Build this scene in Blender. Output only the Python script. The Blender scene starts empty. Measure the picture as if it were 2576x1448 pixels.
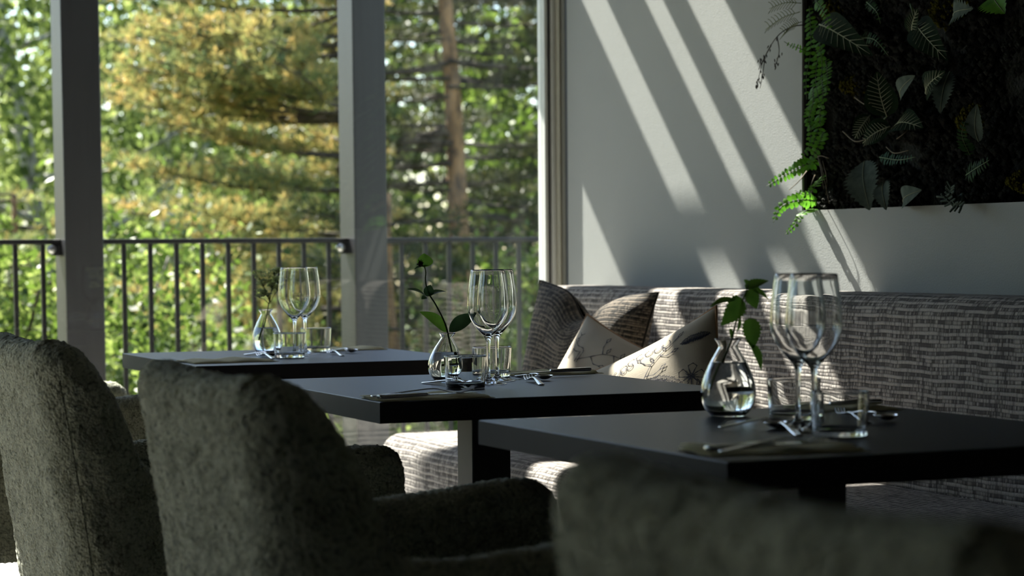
import bpy, bmesh, math, random
import numpy as np
from mathutils import Vector, Matrix
random.seed(7); RNG = np.random.default_rng(11)
sc = bpy.context.scene
COL = sc.collection

# ------------------------------------------------------------------ camera
F_PX, YAW, PITCH, ROLL, CYP, CAMH = 5500., .4052, .0645, -.0079, 991., 1.004
def _basis():
    cy, sy = math.cos(YAW), math.sin(YAW)
    fw = Vector((sy*math.cos(PITCH), cy*math.cos(PITCH), -math.sin(PITCH)))
    r0 = Vector((cy, -sy, 0)); u0 = r0.cross(fw)
    return (r0*math.cos(ROLL)+u0*math.sin(ROLL), u0*math.cos(ROLL)-r0*math.sin(ROLL), fw)
CR, CU, CF = _basis(); CPOS = Vector((0, 0, CAMH))
camd = bpy.data.cameras.new('camera'); cam = bpy.data.objects.new('camera', camd); COL.objects.link(cam)
cam.matrix_world = Matrix(((CR.x, CU.x, -CF.x, 0), (CR.y, CU.y, -CF.y, 0), (CR.z, CU.z, -CF.z, CAMH), (0, 0, 0, 1)))
camd.sensor_width = 36; camd.lens = F_PX/2576*36; camd.shift_y = (CYP-724)/2576
camd.clip_start = .05; camd.clip_end = 300
camd.dof.use_dof = True; camd.dof.focus_distance = 4.4; camd.dof.aperture_fstop = 5.6
sc.camera = cam
def on(ax, val, px, py):
    """the point of a world plane (axis = value) that a photo pixel looks at: used to measure the place"""
    d = CF + CR*((px-1288)/F_PX) - CU*((py-CYP)/F_PX)
    return CPOS + d*((val-CPOS[ax])/d[ax])

# ------------------------------------------------------------------ world, sun, exposure
SUN_K = (.204, -1.0, -1.04)                     # direction the sunlight travels
w = bpy.data.worlds.new('sky'); sc.world = w; w.use_nodes = True
wn = w.node_tree; wn.nodes.clear()
wo = wn.nodes.new('ShaderNodeOutputWorld'); wb = wn.nodes.new('ShaderNodeBackground'); sk = wn.nodes.new('ShaderNodeTexSky')
sk.sky_type = 'NISHITA'; sk.sun_disc = False; sk.sun_elevation = math.radians(44); sk.sun_rotation = math.atan2(-.204, 1.0)
sk.air_density = 1.0; sk.dust_density = .5; sk.ozone_density = 1.2
wb.inputs['Strength'].default_value = .205
wn.links.new(sk.outputs[0], wb.inputs[0]); wn.links.new(wb.outputs[0], wo.inputs[0])
sd = bpy.data.lights.new('sun', 'SUN'); sd.energy = 13.5; sd.angle = .0093; sd.color = (1, .95, .86)
so = bpy.data.objects.new('sun', sd); COL.objects.link(so); so.location = (-4, 12, 14)
so.rotation_euler = Vector(SUN_K).to_track_quat('-Z', 'Y').to_euler()
vs = sc.view_settings
vs.view_transform = 'Standard'; vs.look = 'None'; vs.gamma = 1; vs.use_curve_mapping = False; vs.exposure = 1.1
cyc = sc.cycles
cyc.max_bounces = 10; cyc.transmission_bounces = 10; cyc.transparent_max_bounces = 12; cyc.diffuse_bounces = 3; cyc.glossy_bounces = 3; cyc.adaptive_threshold = .05
cyc.sample_clamp_indirect = 6; cyc.blur_glossy = .6; cyc.use_denoising = True

# ------------------------------------------------------------------ node + material helpers
class G:
    def __init__(s, name):
        s.m = bpy.data.materials.new(name); s.m.use_nodes = True; s.t = s.m.node_tree; s.t.nodes.clear()
        s.out = s.n('ShaderNodeOutputMaterial')
    def n(s, typ, **kw):
        nd = s.t.nodes.new(typ)
        for k, v in kw.items(): setattr(nd, k, v)
        return nd
    def set(s, nd, key, v):
        i = nd.inputs[key]
        if hasattr(v, 'is_output') or isinstance(v, bpy.types.NodeSocket): s.t.links.new(v, i)
        else: i.default_value = v
    def math(s, op, a, b=0., c=None, clamp=False):
        nd = s.n('ShaderNodeMath', operation=op, use_clamp=clamp); s.set(nd, 0, a); s.set(nd, 1, b)
        if c is not None: s.set(nd, 2, c)
        return nd.outputs[0]
    def mix(s, f, a, b):
        nd = s.n('ShaderNodeMix', data_type='RGBA'); s.set(nd, 0, f); s.set(nd, 6, a); s.set(nd, 7, b); return nd.outputs[2]
    def noise(s, vec, scale, detail=2., rough=.5, dims='3D'):
        nd = s.n('ShaderNodeTexNoise', noise_dimensions=dims); s.set(nd, 'Scale', scale); s.set(nd, 'Detail', detail); s.set(nd, 'Roughness', rough)
        if vec is not None: s.set(nd, 'Vector', vec)
        return nd.outputs[0]
    def ramp(s, v, stops):
        nd = s.n('ShaderNodeValToRGB'); s.set(nd, 0, v); e = nd.color_ramp.elements
        while len(e) < len(stops): e.new(.5)
        for i, (p, c) in enumerate(stops): e[i].position = p; e[i].color = c if len(c) == 4 else (*c, 1)
        return nd.outputs[0]
    def rng(s, v, a, b, c=0., d=1.):
        nd = s.n('ShaderNodeMapRange'); s.set(nd, 0, v); s.set(nd, 1, a); s.set(nd, 2, b); s.set(nd, 3, c); s.set(nd, 4, d); return nd.outputs[0]
    def comb(s, x, y, z=0.):
        nd = s.n('ShaderNodeCombineXYZ'); s.set(nd, 0, x); s.set(nd, 1, y); s.set(nd, 2, z); return nd.outputs[0]
    def bump(s, h, strength, dist):
        nd = s.n('ShaderNodeBump'); s.set(nd, 'Height', h); s.set(nd, 'Strength', strength); s.set(nd, 'Distance', dist); return nd.outputs[0]
    def pbr(s, col, rough=.5, metal=0., normal=None, spec=None, sheen=None, **kw):
        nd = s.n('ShaderNodeBsdfPrincipled')
        s.set(nd, 'Base Color', col if not isinstance(col, tuple) or len(col) == 4 else (*col, 1)); s.set(nd, 'Roughness', rough); s.set(nd, 'Metallic', metal)
        if normal is not None: s.set(nd, 'Normal', normal)
        if spec is not None: s.set(nd, 'Specular IOR Level', spec)
        if sheen is not None: s.set(nd, 'Sheen Weight', sheen); s.set(nd, 'Sheen Roughness', .5)
        for k, v in kw.items(): s.set(nd, k, v)
        return nd.outputs[0]
    def done(s, sh): s.t.links.new(sh, s.out.inputs[0]); return s.m
    def obj(s): return s.n('ShaderNodeTexCoord').outputs['Object']
    def uv(s): return s.n('ShaderNodeTexCoord').outputs['UV']

def rgb(h):
    h = h.lstrip('#'); c = [int(h[i:i+2], 16)/255 for i in (0, 2, 4)]
    return tuple(x/12.92 if x <= .04045 else ((x+.055)/1.055)**2.4 for x in c)+(1,)
M = {}
def simple(name, col, rough=.5, metal=0., var=.12, scale=30., bump=0., bdist=.001, bscale=None, spec=None, sheen=None):
    g = G(name); c = rgb(col) if isinstance(col, str) else (*col, 1)
    n = g.noise(g.obj(), scale, 4)
    dark = tuple(x*(1-var) for x in c[:3])+(1,); lite = tuple(min(1, x*(1+var)) for x in c[:3])+(1,)
    colr = g.ramp(n, [(.3, dark), (.7, lite)])
    nm = None
    if bump: nm = g.bump(g.noise(g.obj(), bscale or scale*4, 3), bump, bdist)
    M[name] = g.done(g.pbr(colr, rough, metal, nm, spec, sheen)); return M[name]

def m_wall():
    g = G('wall_paint'); o = g.obj()
    c = g.mix(g.noise(o, 3, 3), (.276, .290, .282, 1), (.296, .310, .300, 1))
    h = g.math('ADD', g.math('MULTIPLY', g.noise(o, 230, 2, .6), .7), g.math('MULTIPLY', g.noise(o, 60, 2), .3))
    M['wall'] = g.done(g.pbr(c, .7, 0, g.bump(h, .55, .0016), .25))
m_wall()
simple('ceiling_paint', (.07, .072, .07), .8)
simple('dark_wall', (.028, .028, .027), .8)
simple('floor_dark', (.25, .235, .21), .55, var=.25, scale=8)
simple('frame_white', (.62, .64, .62), .4, var=.03)
simple('frame_beige', (.33, .32, .26), .5, var=.05)
simple('frame_olive', (.12, .115, .09), .6, var=.05)
simple('gasket_gap_shade', (.02, .022, .028), .5)  # rubber seal, also the dark tone for shade in the wall gap
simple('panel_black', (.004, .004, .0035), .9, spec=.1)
def m_post():
    g = G('post_paint'); o = g.obj()
    mp = g.n('ShaderNodeMapping'); g.set(mp, 'Vector', o); g.set(mp, 'Scale', (60, 60, 3))
    n = g.noise(mp.outputs[0], 1, 4, .6)
    c = g.ramp(n, [(.3, (.015, .015, .0165)), (.7, (.022, .022, .024))])
    M['post'] = g.done(g.pbr(c, .42, 0, g.bump(n, .12, .0006)))
m_post()
simple('rail_metal', (.009, .009, .010), .42, spec=.3, metal=0., var=.15)
simple('zinc', (.5, .5, .48), .35, metal=1., var=.1)
simple('deck_board', (.56, .53, .47), .7, var=.14, scale=14, bump=.2)
simple('earth', (.10, .13, .045), .95, var=.4, scale=2)
def m_table():
    g = G('table_laminate'); o = g.obj(); n = g.noise(o, 900, 2)
    c = g.mix(g.noise(o, 6, 3), (.016, .0165, .024, 1), (.019, .0195, .028, 1))
    M['table'] = g.done(g.pbr(c, g.rng(n, .3, .7, .34, .44), 0, g.bump(n, .08, .0003), .33, **{'Specular Tint': (.80, .80, 1., 1)}))
m_table()
simple('table_edge', (.016, .016, .020), .6, var=.08, spec=.22)
simple('table_metal', (.022, .022, .021), .5, var=.08, scale=60)
def m_weave(name, dark, light, warm, R=105., S=150., amt=.5, bstr=.9, bd=.004):
    g = G(name); sp = g.n('ShaderNodeSeparateXYZ'); g.set(sp, 0, g.uv()); u, v = sp.outputs[0], sp.outputs[1]
    wob = g.math('MULTIPLY', g.math('SUBTRACT', g.noise(g.comb(g.math('MULTIPLY', u, 9), g.math('MULTIPLY', v, 9)), 1., 2), .5), .012)
    vr = g.math('MULTIPLY', g.math('ADD', v, wob), R); row = g.math('FLOOR', vr); fr = g.math('FRACT', vr)
    wr = g.n('ShaderNodeTexWhiteNoise', noise_dimensions='1D'); g.set(wr, 'W', row)
    su = g.math('ADD', g.math('MULTIPLY', u, S), g.math('MULTIPLY', wr.outputs[0], 9.)); fs = g.math('FRACT', su)
    stitch = g.noise(g.comb(g.math('MULTIPLY', u, S*.55), g.math('MULTIPLY', row, 7.7)), 1., 2.)
    run = g.noise(g.comb(g.math('MULTIPLY', u, 16.), g.math('MULTIPLY', row, 3.17)), 1., 1.)
    colv = g.noise(g.comb(g.math('MULTIPLY', u, 75.), g.math('MULTIPLY', v, 7.)), 1., 1.)
    odd = g.math('ABSOLUTE', g.math('MODULO', row, 2.))
    score = g.math('ADD', g.math('MULTIPLY', g.math('SUBTRACT', run, .5), 1.5), g.math('MULTIPLY', g.math('SUBTRACT', stitch, .5), 2.0))
    score = g.math('ADD', score, g.math('MULTIPLY', g.math('SUBTRACT', colv, .5), 1.2))
    score = g.math('ADD', score, g.math('MULTIPLY', g.math('SUBTRACT', odd, .5), .45))
    mask = g.rng(score, amt-.30, amt+.30)
    pr = g.math('SINE', g.math('MULTIPLY', fr, math.pi)); ps = g.math('SINE', g.math('MULTIPLY', fs, math.pi))
    hgt = g.math('MULTIPLY', g.math('POWER', pr, .6), g.math('ADD', .45, g.math('MULTIPLY', g.math('POWER', ps, .7), .55)))
    hgt2 = g.math('ADD', hgt, g.math('MULTIPLY', mask, .35))
    lt = g.mix(g.rng(g.noise(g.obj(), 700, 2), .3, .7), light, warm)
    c = g.mix(mask, dark, lt)
    c = g.mix(g.math('MULTIPLY', g.math('SUBTRACT', 1., hgt), .62), c, tuple(x*.3 for x in dark[:3])+(1,))
    M[name] = g.done(g.pbr(c, .9, 0, g.bump(hgt2, bstr, bd), .15, .15))
m_weave('banquette_weave', (.11, .098, .092, 1), (.66, .625, .59, 1), (.46, .40, .34, 1), 120, 260, -.04)
m_weave('cushion_weave', (.035, .032, .028, 1), (.36, .31, .25, 1), (.22, .175, .13, 1), 150, 230, .04)
def m_linen():
    g = G('linen'); sp = g.n('ShaderNodeSeparateXYZ'); g.set(sp, 0, g.uv()); u, v = sp.outputs[0], sp.outputs[1]
    a = g.noise(g.comb(g.math('MULTIPLY', u, 900.), g.math('MULTIPLY', v, 30.)), 1., 2); b = g.noise(g.comb(g.math('MULTIPLY', u, 30.), g.math('MULTIPLY', v, 900.)), 1., 2)
    t = g.math('ADD', a, b)
    c = g.ramp(t, [(.35, (.36, .31, .24)), (.65, (.50, .445, .36))])
    blot = g.noise(g.comb(u, v), 9., 3)
    c = g.mix(g.rng(blot, .58, .72, 0, .35), c, (.38, .27, .22, 1))
    M['linen'] = g.done(g.pbr(c, .9, 0, g.bump(t, .4, .0008), .1))
m_linen()
simple('linen_edge', (.42, .25, .14), .9)
simple('ink', (.06, .06, .08), .9, var=.5, scale=120)
simple('ink_blue', (.03, .035, .06), .9, var=.6, scale=200)
def m_boucle():
    g = G('boucle'); o = g.obj()
    v = g.n('ShaderNodeTexVoronoi', feature='SMOOTH_F1'); g.set(v, 'Vector', o); g.set(v, 'Scale', 190.)
    g.set(v, 'Smoothness', .6)
    n = g.noise(o, 420, 3, .6); big = g.noise(o, 26, 4, .6)
    h = g.math('ADD', g.math('MULTIPLY', v.outputs[0], -1.2), g.math('MULTIPLY', n, .8))
    c = g.ramp(g.math('ADD', g.math('MULTIPLY', big, .75), g.math('MULTIPLY', n, .30)), [(.36, (.32, .335, .235)), (.66, (.62, .635, .48))])
    c = g.mix(g.rng(v.outputs[0], .50, .9, 0, .75), c, (.03, .032, .024, 1))
    M['boucle'] = g.done(g.pbr(c, .95, 0, g.bump(h, 1., .005), .1, .35))
m_boucle()
simple('chair_leg', (.012, .011, .010), .4)
def m_glass(name, ior=1.47, tint=(1, 1, 1, 1)):
    g = G(name); nd = g.n('ShaderNodeBsdfGlass'); g.set(nd, 'Color', tint); g.set(nd, 'Roughness', 0.); g.set(nd, 'IOR', ior); M[name] = g.done(nd.outputs[0])
m_glass('crystal', 1.47, (.985, .99, .99, 1)); m_glass('water', 1.333, (.97, .985, .98, 1))
def m_pane():
    g = G('pane'); tr = g.n('ShaderNodeBsdfTransparent'); g.set(tr, 0, (.965, .975, .968, 1)); gl = g.n('ShaderNodeBsdfGlossy'); g.set(gl, 'Roughness', 0.)
    lw = g.n('ShaderNodeLayerWeight'); g.set(lw, 0, .5)
    fz = g.math('ADD', .045, g.math('MULTIPLY', g.math('POWER', lw.outputs['Facing'], 5.), .955))
    mx = g.n('ShaderNodeMixShader'); g.set(mx, 0, fz); g.set(mx, 1, tr.outputs[0]); g.set(mx, 2, gl.outputs[0])
    M['pane'] = g.done(mx.outputs[0])
m_pane()
simple('steel', (.62, .62, .63), .16, metal=1., var=.04)
simple('stem', (.06, .11, .02), .6)
simple('petal_dark', (.012, .007, .012), .7)
def m_leaf(name, stops, transl=.4, rough=.5, attr=True, spec=.4):
    g = G(name)
    if attr:
        a = g.n('ShaderNodeAttribute', attribute_name='tint'); v = a.outputs['Fac']
    else: v = g.noise(g.obj(), 40, 3)
    c = g.ramp(v, stops)
    p = g.pbr(c, rough, spec=spec); t = g.n('ShaderNodeBsdfTranslucent'); g.set(t, 0, c)
    mx = g.n('ShaderNodeMixShader'); g.set(mx, 0, transl); g.set(mx, 1, p); g.set(mx, 2, t.outputs[0]); M[name] = g.done(mx.outputs[0])
m_leaf('leaf_bright', [(0, (.026, .048, .008)), (.5, (.105, .165, .024)), (1, (.27, .33, .085))], .5, .5, spec=.35)
m_leaf('leaf_mid', [(0, (.050, .078, .020)), (.5, (.145, .195, .048)), (1, (.33, .38, .12))], .62, .55, spec=.3)
m_leaf('leaf_dark', [(0, (.015, .027, .009)), (.5, (.038, .056, .016)), (1, (.085, .105, .03))], .4, .55, spec=.3)
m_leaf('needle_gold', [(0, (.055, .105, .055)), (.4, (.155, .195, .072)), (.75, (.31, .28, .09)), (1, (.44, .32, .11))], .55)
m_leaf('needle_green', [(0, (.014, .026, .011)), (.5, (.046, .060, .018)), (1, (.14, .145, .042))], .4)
m_leaf('table_leaf', [(.3, (.07, .16, .02)), (.7, (.13, .26, .035))], .5, .4, attr=False)
m_leaf('table_leaf_dark', [(.3, (.025, .06, .022)), (.7, (.05, .105, .04))], .35, .4, attr=False)
m_leaf('umbel', [(.3, (.62, .70, .34)), (.7, (.82, .86, .6))], .45, .6, attr=False)
m_leaf('fern_bright', [(.3, (.06, .20, .015)), (.7, (.14, .36, .03))], .5, .5, attr=False)
m_leaf('fern_dark', [(.3, (.012, .036, .011)), (.7, (.025, .066, .018))], .3, .7, attr=False, spec=.12)
m_leaf('fern_teal', [(.3, (.02, .06, .036)), (.7, (.034, .095, .054))], .3, .7, attr=False, spec=.12)
m_leaf('silver_leaf', [(.3, (.06, .082, .068)), (.7, (.11, .14, .115))], .2, .85, attr=False, spec=.1)
m_leaf('veined_green', [(.3, (.007, .016, .007)), (.7, (.014, .028, .012))], .15, .85, attr=False, spec=.08)
m_leaf('napkin', [(.3, (.78, .73, .52)), (.7, (.88, .83, .62))], .5, .9, attr=False, spec=.1)
simple('vein', (.30, .32, .22), .9, spec=.1)
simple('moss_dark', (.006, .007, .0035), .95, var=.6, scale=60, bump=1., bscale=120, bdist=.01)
simple('moss_yellow', (.09, .085, .008), .95, var=.5, scale=80, spec=.1)
simple('twig', (.12, .09, .05), .8); simple('twig_dark', (.03, .025, .02), .8)
simple('twig_olive', (.09, .11, .03), .8)
def m_bark(name, a, b, sx=9., sz=3.):
    g = G(name); mp = g.n('ShaderNodeMapping'); g.set(mp, 'Vector', g.obj()); g.set(mp, 'Scale', (sx, sx, sz)); n = g.noise(mp.outputs[0], 2., 5, .65)
    M[name] = g.done(g.pbr(g.ramp(n, [(.35, a), (.65, b)]), .9, 0, g.bump(n, .8, .02)))
m_bark('bark_pine', (.07, .045, .03), (.40, .22, .10)); m_bark('bark_dark', (.035, .028, .02), (.10, .075, .05)); m_bark('bark_birch', (.08, .07, .06), (.5, .48, .44))

# ------------------------------------------------------------------ object helpers
def thing(name, label, cat, loc=(0, 0, 0), rz=0., group=None):
    o = bpy.data.objects.new(name, None); COL.objects.link(o); o.location = loc; o.rotation_euler = (0, 0, rz); o.empty_display_size = .05
    tag(o, label, cat, group); return o
def tag(o, label, cat, group=None, kind=None):
    o['label'] = label; o['category'] = cat
    if group: o['group'] = group
    if kind: o['kind'] = kind
    return o
def mk(name, V, Fc, mat, parent=None, smooth=True, uv=None, kind=None, bev=None, label=None):
    me = bpy.data.meshes.new(name); me.from_pydata([tuple(v) for v in V], [], [tuple(f) for f in Fc]); me.materials.append(M[mat])
    if uv is not None:
        lay = me.uv_layers.new(name='UVMap'); idx = np.empty(len(me.loops), int); me.loops.foreach_get('vertex_index', idx)
        lay.data.foreach_set('uv', np.asarray(uv, np.float32)[idx].ravel())
    if smooth: me.polygons.foreach_set('use_smooth', [True]*len(me.polygons))
    me.update()
    return link(name, me, parent, kind, bev, label)
def link(name, me, parent=None, kind=None, bev=None, label=None):
    o = bpy.data.objects.new(name, me); COL.objects.link(o)
    if parent: o.parent = parent
    if kind: o['kind'] = kind
    if label: o['label'] = label
    if bev:
        b = o.modifiers.new('bevel', 'BEVEL'); b.width = bev; b.segments = 2; b.limit_method = 'ANGLE'
    return o
def boxes(bl):
    V, Fc = [], []
    for (x0, x1, y0, y1, z0, z1) in bl:
        b = len(V); V += [(x, y, z) for z in (z0, z1) for y in (y0, y1) for x in (x0, x1)]
        Fc += [(b, b+2, b+3, b+1), (b+4, b+5, b+7, b+6), (b, b+1, b+5, b+4), (b+2, b+6, b+7, b+3), (b, b+4, b+6, b+2), (b+1, b+3, b+7, b+5)]
    return V, Fc
def box(name, b, mat, parent=None, bev=.002, kind=None, label=None):
    V, Fc = boxes([b]); return mk(name, V, Fc, mat, parent, False, None, kind, bev, label)
def struct(name, bl, mat, parent=None, bev=None):
    V, Fc = boxes(bl); o = mk(name, V, Fc, mat, parent, False, None, None if parent else 'structure', bev); return o
def lathe(prof, n=48):
    V, Fc = [], []
    for (r, z) in prof:
        for k in range(n): a = 2*math.pi*k/n; V.append((max(r, 1e-5)*math.cos(a), max(r, 1e-5)*math.sin(a), z))
    for i in range(len(prof)-1):
        for k in range(n): Fc.append((i*n+k, i*n+(k+1) % n, (i+1)*n+(k+1) % n, (i+1)*n+k))
    return V, Fc
def spline(P, n):
    P = [Vector(p) for p in P]; Q = [P[0]*2-P[1]]+P+[P[-1]*2-P[-2]]; out = []
    for i in range(len(P)-1):
        a, b, c, d = Q[i:i+4]
        for k in range(n):
            t = k/n; out.append(.5*((2*b)+(c-a)*t+(2*a-5*b+4*c-d)*t*t+(3*b-a-3*c+d)*t**3))
    out.append(P[-1]); return out
def tube(P, r, n=8):
    P = [Vector(p) for p in P]; V, Fc = [], []; up = Vector((.13, .29, .95)); m = len(P)
    for i, p in enumerate(P):
        t = (P[min(i+1, m-1)]-P[max(i-1, 0)]).normalized(); a = t.cross(up)
        if a.length < 1e-3: a = t.cross(Vector((1, 0, 0)))
        a.normalize(); b = t.cross(a); rr = r(i/(m-1)) if callable(r) else r
        for k in range(n): an = 2*math.pi*k/n; V.append(p+(a*math.cos(an)+b*math.sin(an))*rr)
    for i in range(m-1):
        for k in range(n): Fc.append((i*n+k, i*n+(k+1) % n, (i+1)*n+(k+1) % n, (i+1)*n+k))
    Fc.append(tuple(range(n-1, -1, -1))); Fc.append(tuple(range((m-1)*n, m*n))); return V, Fc
class MB:
    def __init__(s): s.V = []; s.F = []
    def add(s, VF):
        b = len(s.V); s.V += [tuple(v) for v in VF[0]]; s.F += [tuple(i+b for i in f) for f in VF[1]]; return s
    def build(s, name, mat, parent=None, smooth=True, kind=None, label=None): return mk(name, s.V, s.F, mat, parent, smooth, None, kind, None, label)
def copy_tree(root, loc=None, rz=None, label=None, group=None, parent=None):
    r = root.copy(); COL.objects.link(r)
    if loc is not None: r.location = loc
    if rz is not None: r.rotation_euler = (0, 0, rz)
    if label: r['label'] = label
    if group: r['group'] = group
    if parent: r.parent = parent
    for ch in list(root.children):
        c = ch.copy(); COL.objects.link(c); c.parent = r
        for g2 in list(ch.children): d = g2.copy(); COL.objects.link(d); d.parent = c
    return r


# ------------------------------------------------------------------ the room and the terrace
WX, WY = 2.9, 6.35           # inner face of the right wall, plane of the big window
struct('floor', [(-6.2, 3.1, -3, 6.45, -.12, 0)], 'floor_dark')
struct('ceiling', [(-6.2, 3.1, -3.2, 6.45, 3.0, 3.2)], 'ceiling_paint')
RY0, RY1, RZ0, RZ1, RD = 2.2, 4.868, 1.106, 2.5, .075      # recess of the plant panel in the right wall
struct('wall_right', [(WX, 3.1, -3, 6.30, 0, RZ0), (WX, 3.1, RY1, 6.30, RZ0, RZ1), (WX, 3.1, -3, RY0, RZ0, RZ1), (WX, 3.1, -3, 6.30, RZ1, 3.0),
                      (WX+RD, 3.1, RY0, RY1, RZ0, RZ1)], 'wall')
struct('wall_back', [(-6.2, 3.1, -3.2, -3.0, 0, 3.0)], 'dark_wall')
LX = -6.0
struct('wall_left', [(LX-.2, LX, -3, 6.45, 0, 3)], 'dark_wall')
struct('trim_1', [(-6.2, 3.1, 6.30, 6.45, 2.923, 3.0)], 'frame_olive')
w1 = bpy.data.objects.new('window_1', None); COL.objects.link(w1); w1['kind'] = 'structure'; w1['label'] = 'floor to ceiling terrace window beside the grey wall'
def wbox(name, b, mat): return box(name, b, mat, w1, .0015)
wbox('jamb_bead', (2.860, 2.871, 6.385, 6.44, .02, 2.923), 'frame_white')
wbox('gasket_strip', (2.871, 2.882, 6.40, 6.44, .02, 2.923), 'gasket_gap_shade')
wbox('jamb_sash', (2.882, 2.893, 6.375, 6.44, .02, 2.923), 'frame_white')
wbox('jamb_cover', (2.893, 2.899, 6.345, 6.44, .02, 2.923), 'frame_beige')
wbox('jamb_liner', (2.899, 2.915, 6.318, 6.44, .02, 2.923), 'frame_olive')
wbox('shadow_gap_strip', (2.9, 2.935, 6.30, 6.318, .02, 2.923), 'gasket_gap_shade')  # dark strip stands in for the shade between frame and wall
wbox('bottom_rail', (-6.0, 2.860, 6.38, 6.44, 0, .05), 'frame_white')
wbox('top_rail', (-6.0, 2.860, 6.38, 6.44, 2.895, 2.923), 'frame_white')
wbox('glass_pane', (-.3, 2.860, 6.406, 6.418, .05, 2.895), 'pane').modifiers.clear()
wbox('glass_pane', (-3.2, -.36, 6.406, 6.418, .05, 2.895), 'pane').modifiers.clear()
wbox('glass_pane', (-6.0, -3.26, 6.406, 6.418, .05, 2.895), 'pane').modifiers.clear()
wbox('mullion', (-3.26, -3.2, 6.38, 6.44, .05, 2.895), 'frame_white')
wbox('mullion', (-.36, -.3, 6.38, 6.44, .05, 2.895), 'frame_white')

deck = struct('floor_terrace', [(-6.4, 5.4, 6.45, 8.05, -.16, -.03)], 'dark_wall')
bd = None
for i in range(11):
    y0 = 6.46+i*.144
    if bd is None: bd = box('board', (-6.4, 5.4, y0, y0+.136, -.03, 0), 'deck_board', deck, .003)
    else:
        o = link('board', bd.data, deck, bev=.003); o.location = (0, i*.144, 0)
struct('ground', [(-60, 80, -20, 120, -2.0, -1.9)], 'earth')

# ---- terrace posts, railings, pergola
PY0, PY1 = 7.60, 7.77
for x0, x1, lab in ((1.577, 1.712, 'dark grey square terrace post at the left of the window view'), (2.639, 2.766, 'grey terrace post with fern reflection, behind the wine glasses')):
    t = thing('terrace_post', lab, 'post', ((x0+x1)/2, (PY0+PY1)/2, 0), group='posts along the terrace edge')
    hx, hy = (x1-x0)/2, (PY1-PY0)/2
    box('shaft', (-hx, hx, -hy, hy, 0, 2.88), 'post', t, .004); box('foot_plate', (-hx, hx, -hy-.02, hy+.02, 0, .012), 'zinc', t)
RYC = 7.69
def railing(x0, x1, ends, label):
    t = thing('railing', label, 'railing', (x0, RYC, 0), group='railing sections between the terrace posts')
    L = x1-x0
    box('top_rail', (0, L, -.022, .022, 1.046, 1.064), 'rail_metal', t, .003)
    box('bottom_rail', (0, L, -.015, .015, .09, .105), 'rail_metal', t, .003)
    k0 = math.ceil((x0+.03-1.803)/.0955); x = 1.803+k0*.0955; first = None
    while x < x1-.03:
        if first is None: first = box('baluster', (-.008, .008, -.008, .008, .105, 1.046), 'rail_metal', t, .002); o = first
        else: o = link('baluster', first.data, t, bev=.002)
        o.location = (x-x0, 0, 0); x += .0955
    if ends:
        br = box('bracket', (L-.028, L, -.026, .026, 1.006, 1.046), 'rail_metal', t, .004)
        V, Fc = lathe([(.0, 0), (.014, 0), (.016, .004), (.016, .022), (.012, .028), (0, .028)], 20)
        b2 = mk('bolt', V, Fc, 'zinc', br); b2.rotation_euler = (math.pi/2, 0, 0); b2.location = (L-.034, -.012, 1.028)
railing(-6.2, 1.577, True, 'dark metal railing section left of the dark post')
railing(1.712, 2.639, True, 'dark metal railing section between the two terrace posts')
railing(2.766, 5.2, False, 'grey metal railing section right of the lighter post')
def beam(name, b, lab):
    cx, cy, cz = (b[0]+b[1])/2, (b[2]+b[3])/2, b[4]
    o = box(name, (b[0]-cx, b[1]-cx, b[2]-cy, b[3]-cy, 0, b[5]-cz), 'post', None, .004); o.location = (cx, cy, cz)
    tag(o, lab, 'beam')
beam('pergola_beam', (-6.4, 5.4, 7.5, 7.8, 2.88, 3.15), 'deep front beam of the terrace pergola resting on the posts')
beam('pergola_rafter', (-6.4, 5.4, 6.95, 7.05, 2.842, 2.983), 'middle pergola rafter running parallel to the window')
beam('pergola_rafter', (-6.4, 5.4, 6.67, 6.72, 2.844, 2.937), 'thin pergola rafter nearest the window head')
beam('pergola_board', (2.571, 2.589, 6.45, 7.5, 2.645, 2.742), 'thin cross board hung below the pergola rafters')
beam('added_shade_panel', (.4, 1.6, 6.5, 7.48, 2.985, 3.01), 'unseen flat panel added over the pergola to shade the far table')  # added out of view, only to keep direct sun off the far table

# ------------------------------------------------------------------ tables
TABS = [(1.310, 4.892, -.010), (1.267, 3.530, -.002), (1.274, 2.313, .0125)]; TW, TL, TT, TZ = .70, .766, .037, .75
TLAB = ['dark square dining table by the window, farthest of three', 'dark square dining table in the middle of the row', 'dark square dining table nearest the camera, beside the banquette']
def make_table(label):
    t = thing('dining_table', label, 'table', group='dining tables along the banquette')
    box('table_top', (.001, TW-.001, .001, TL-.001, TZ-TT, TZ), 'table', t, .0012)
    for b in ((0, .001, 0, TL), (TW-.001, TW, 0, TL), (.001, TW-.001, 0, .001), (.001, TW-.001, TL-.001, TL)): box('edge_band', (*b, TZ-TT, TZ-.0012), 'table_edge', t, None)
    cx, cy = TW/2, TL/2
    box('column', (cx-.04, cx+.04, cy-.04, cy+.04, .02, TZ-TT-.006), 'table_metal', t, .003)
    box('mounting_plate', (cx-.16, cx+.16, cy-.16, cy+.16, TZ-TT-.006, TZ-TT), 'table_metal', t)
    box('base_plate', (cx-.24, cx+.24, cy-.24, cy+.24, 0, .014), 'table_metal', t, .004)
    return t
tab0 = make_table(TLAB[0])
for i, (x, y, r) in enumerate(TABS):
    t = tab0 if i == 0 else copy_tree(tab0, label=TLAB[i])
    t.location = (x, y, 0); t.rotation_euler = (0, 0, r)

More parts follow.
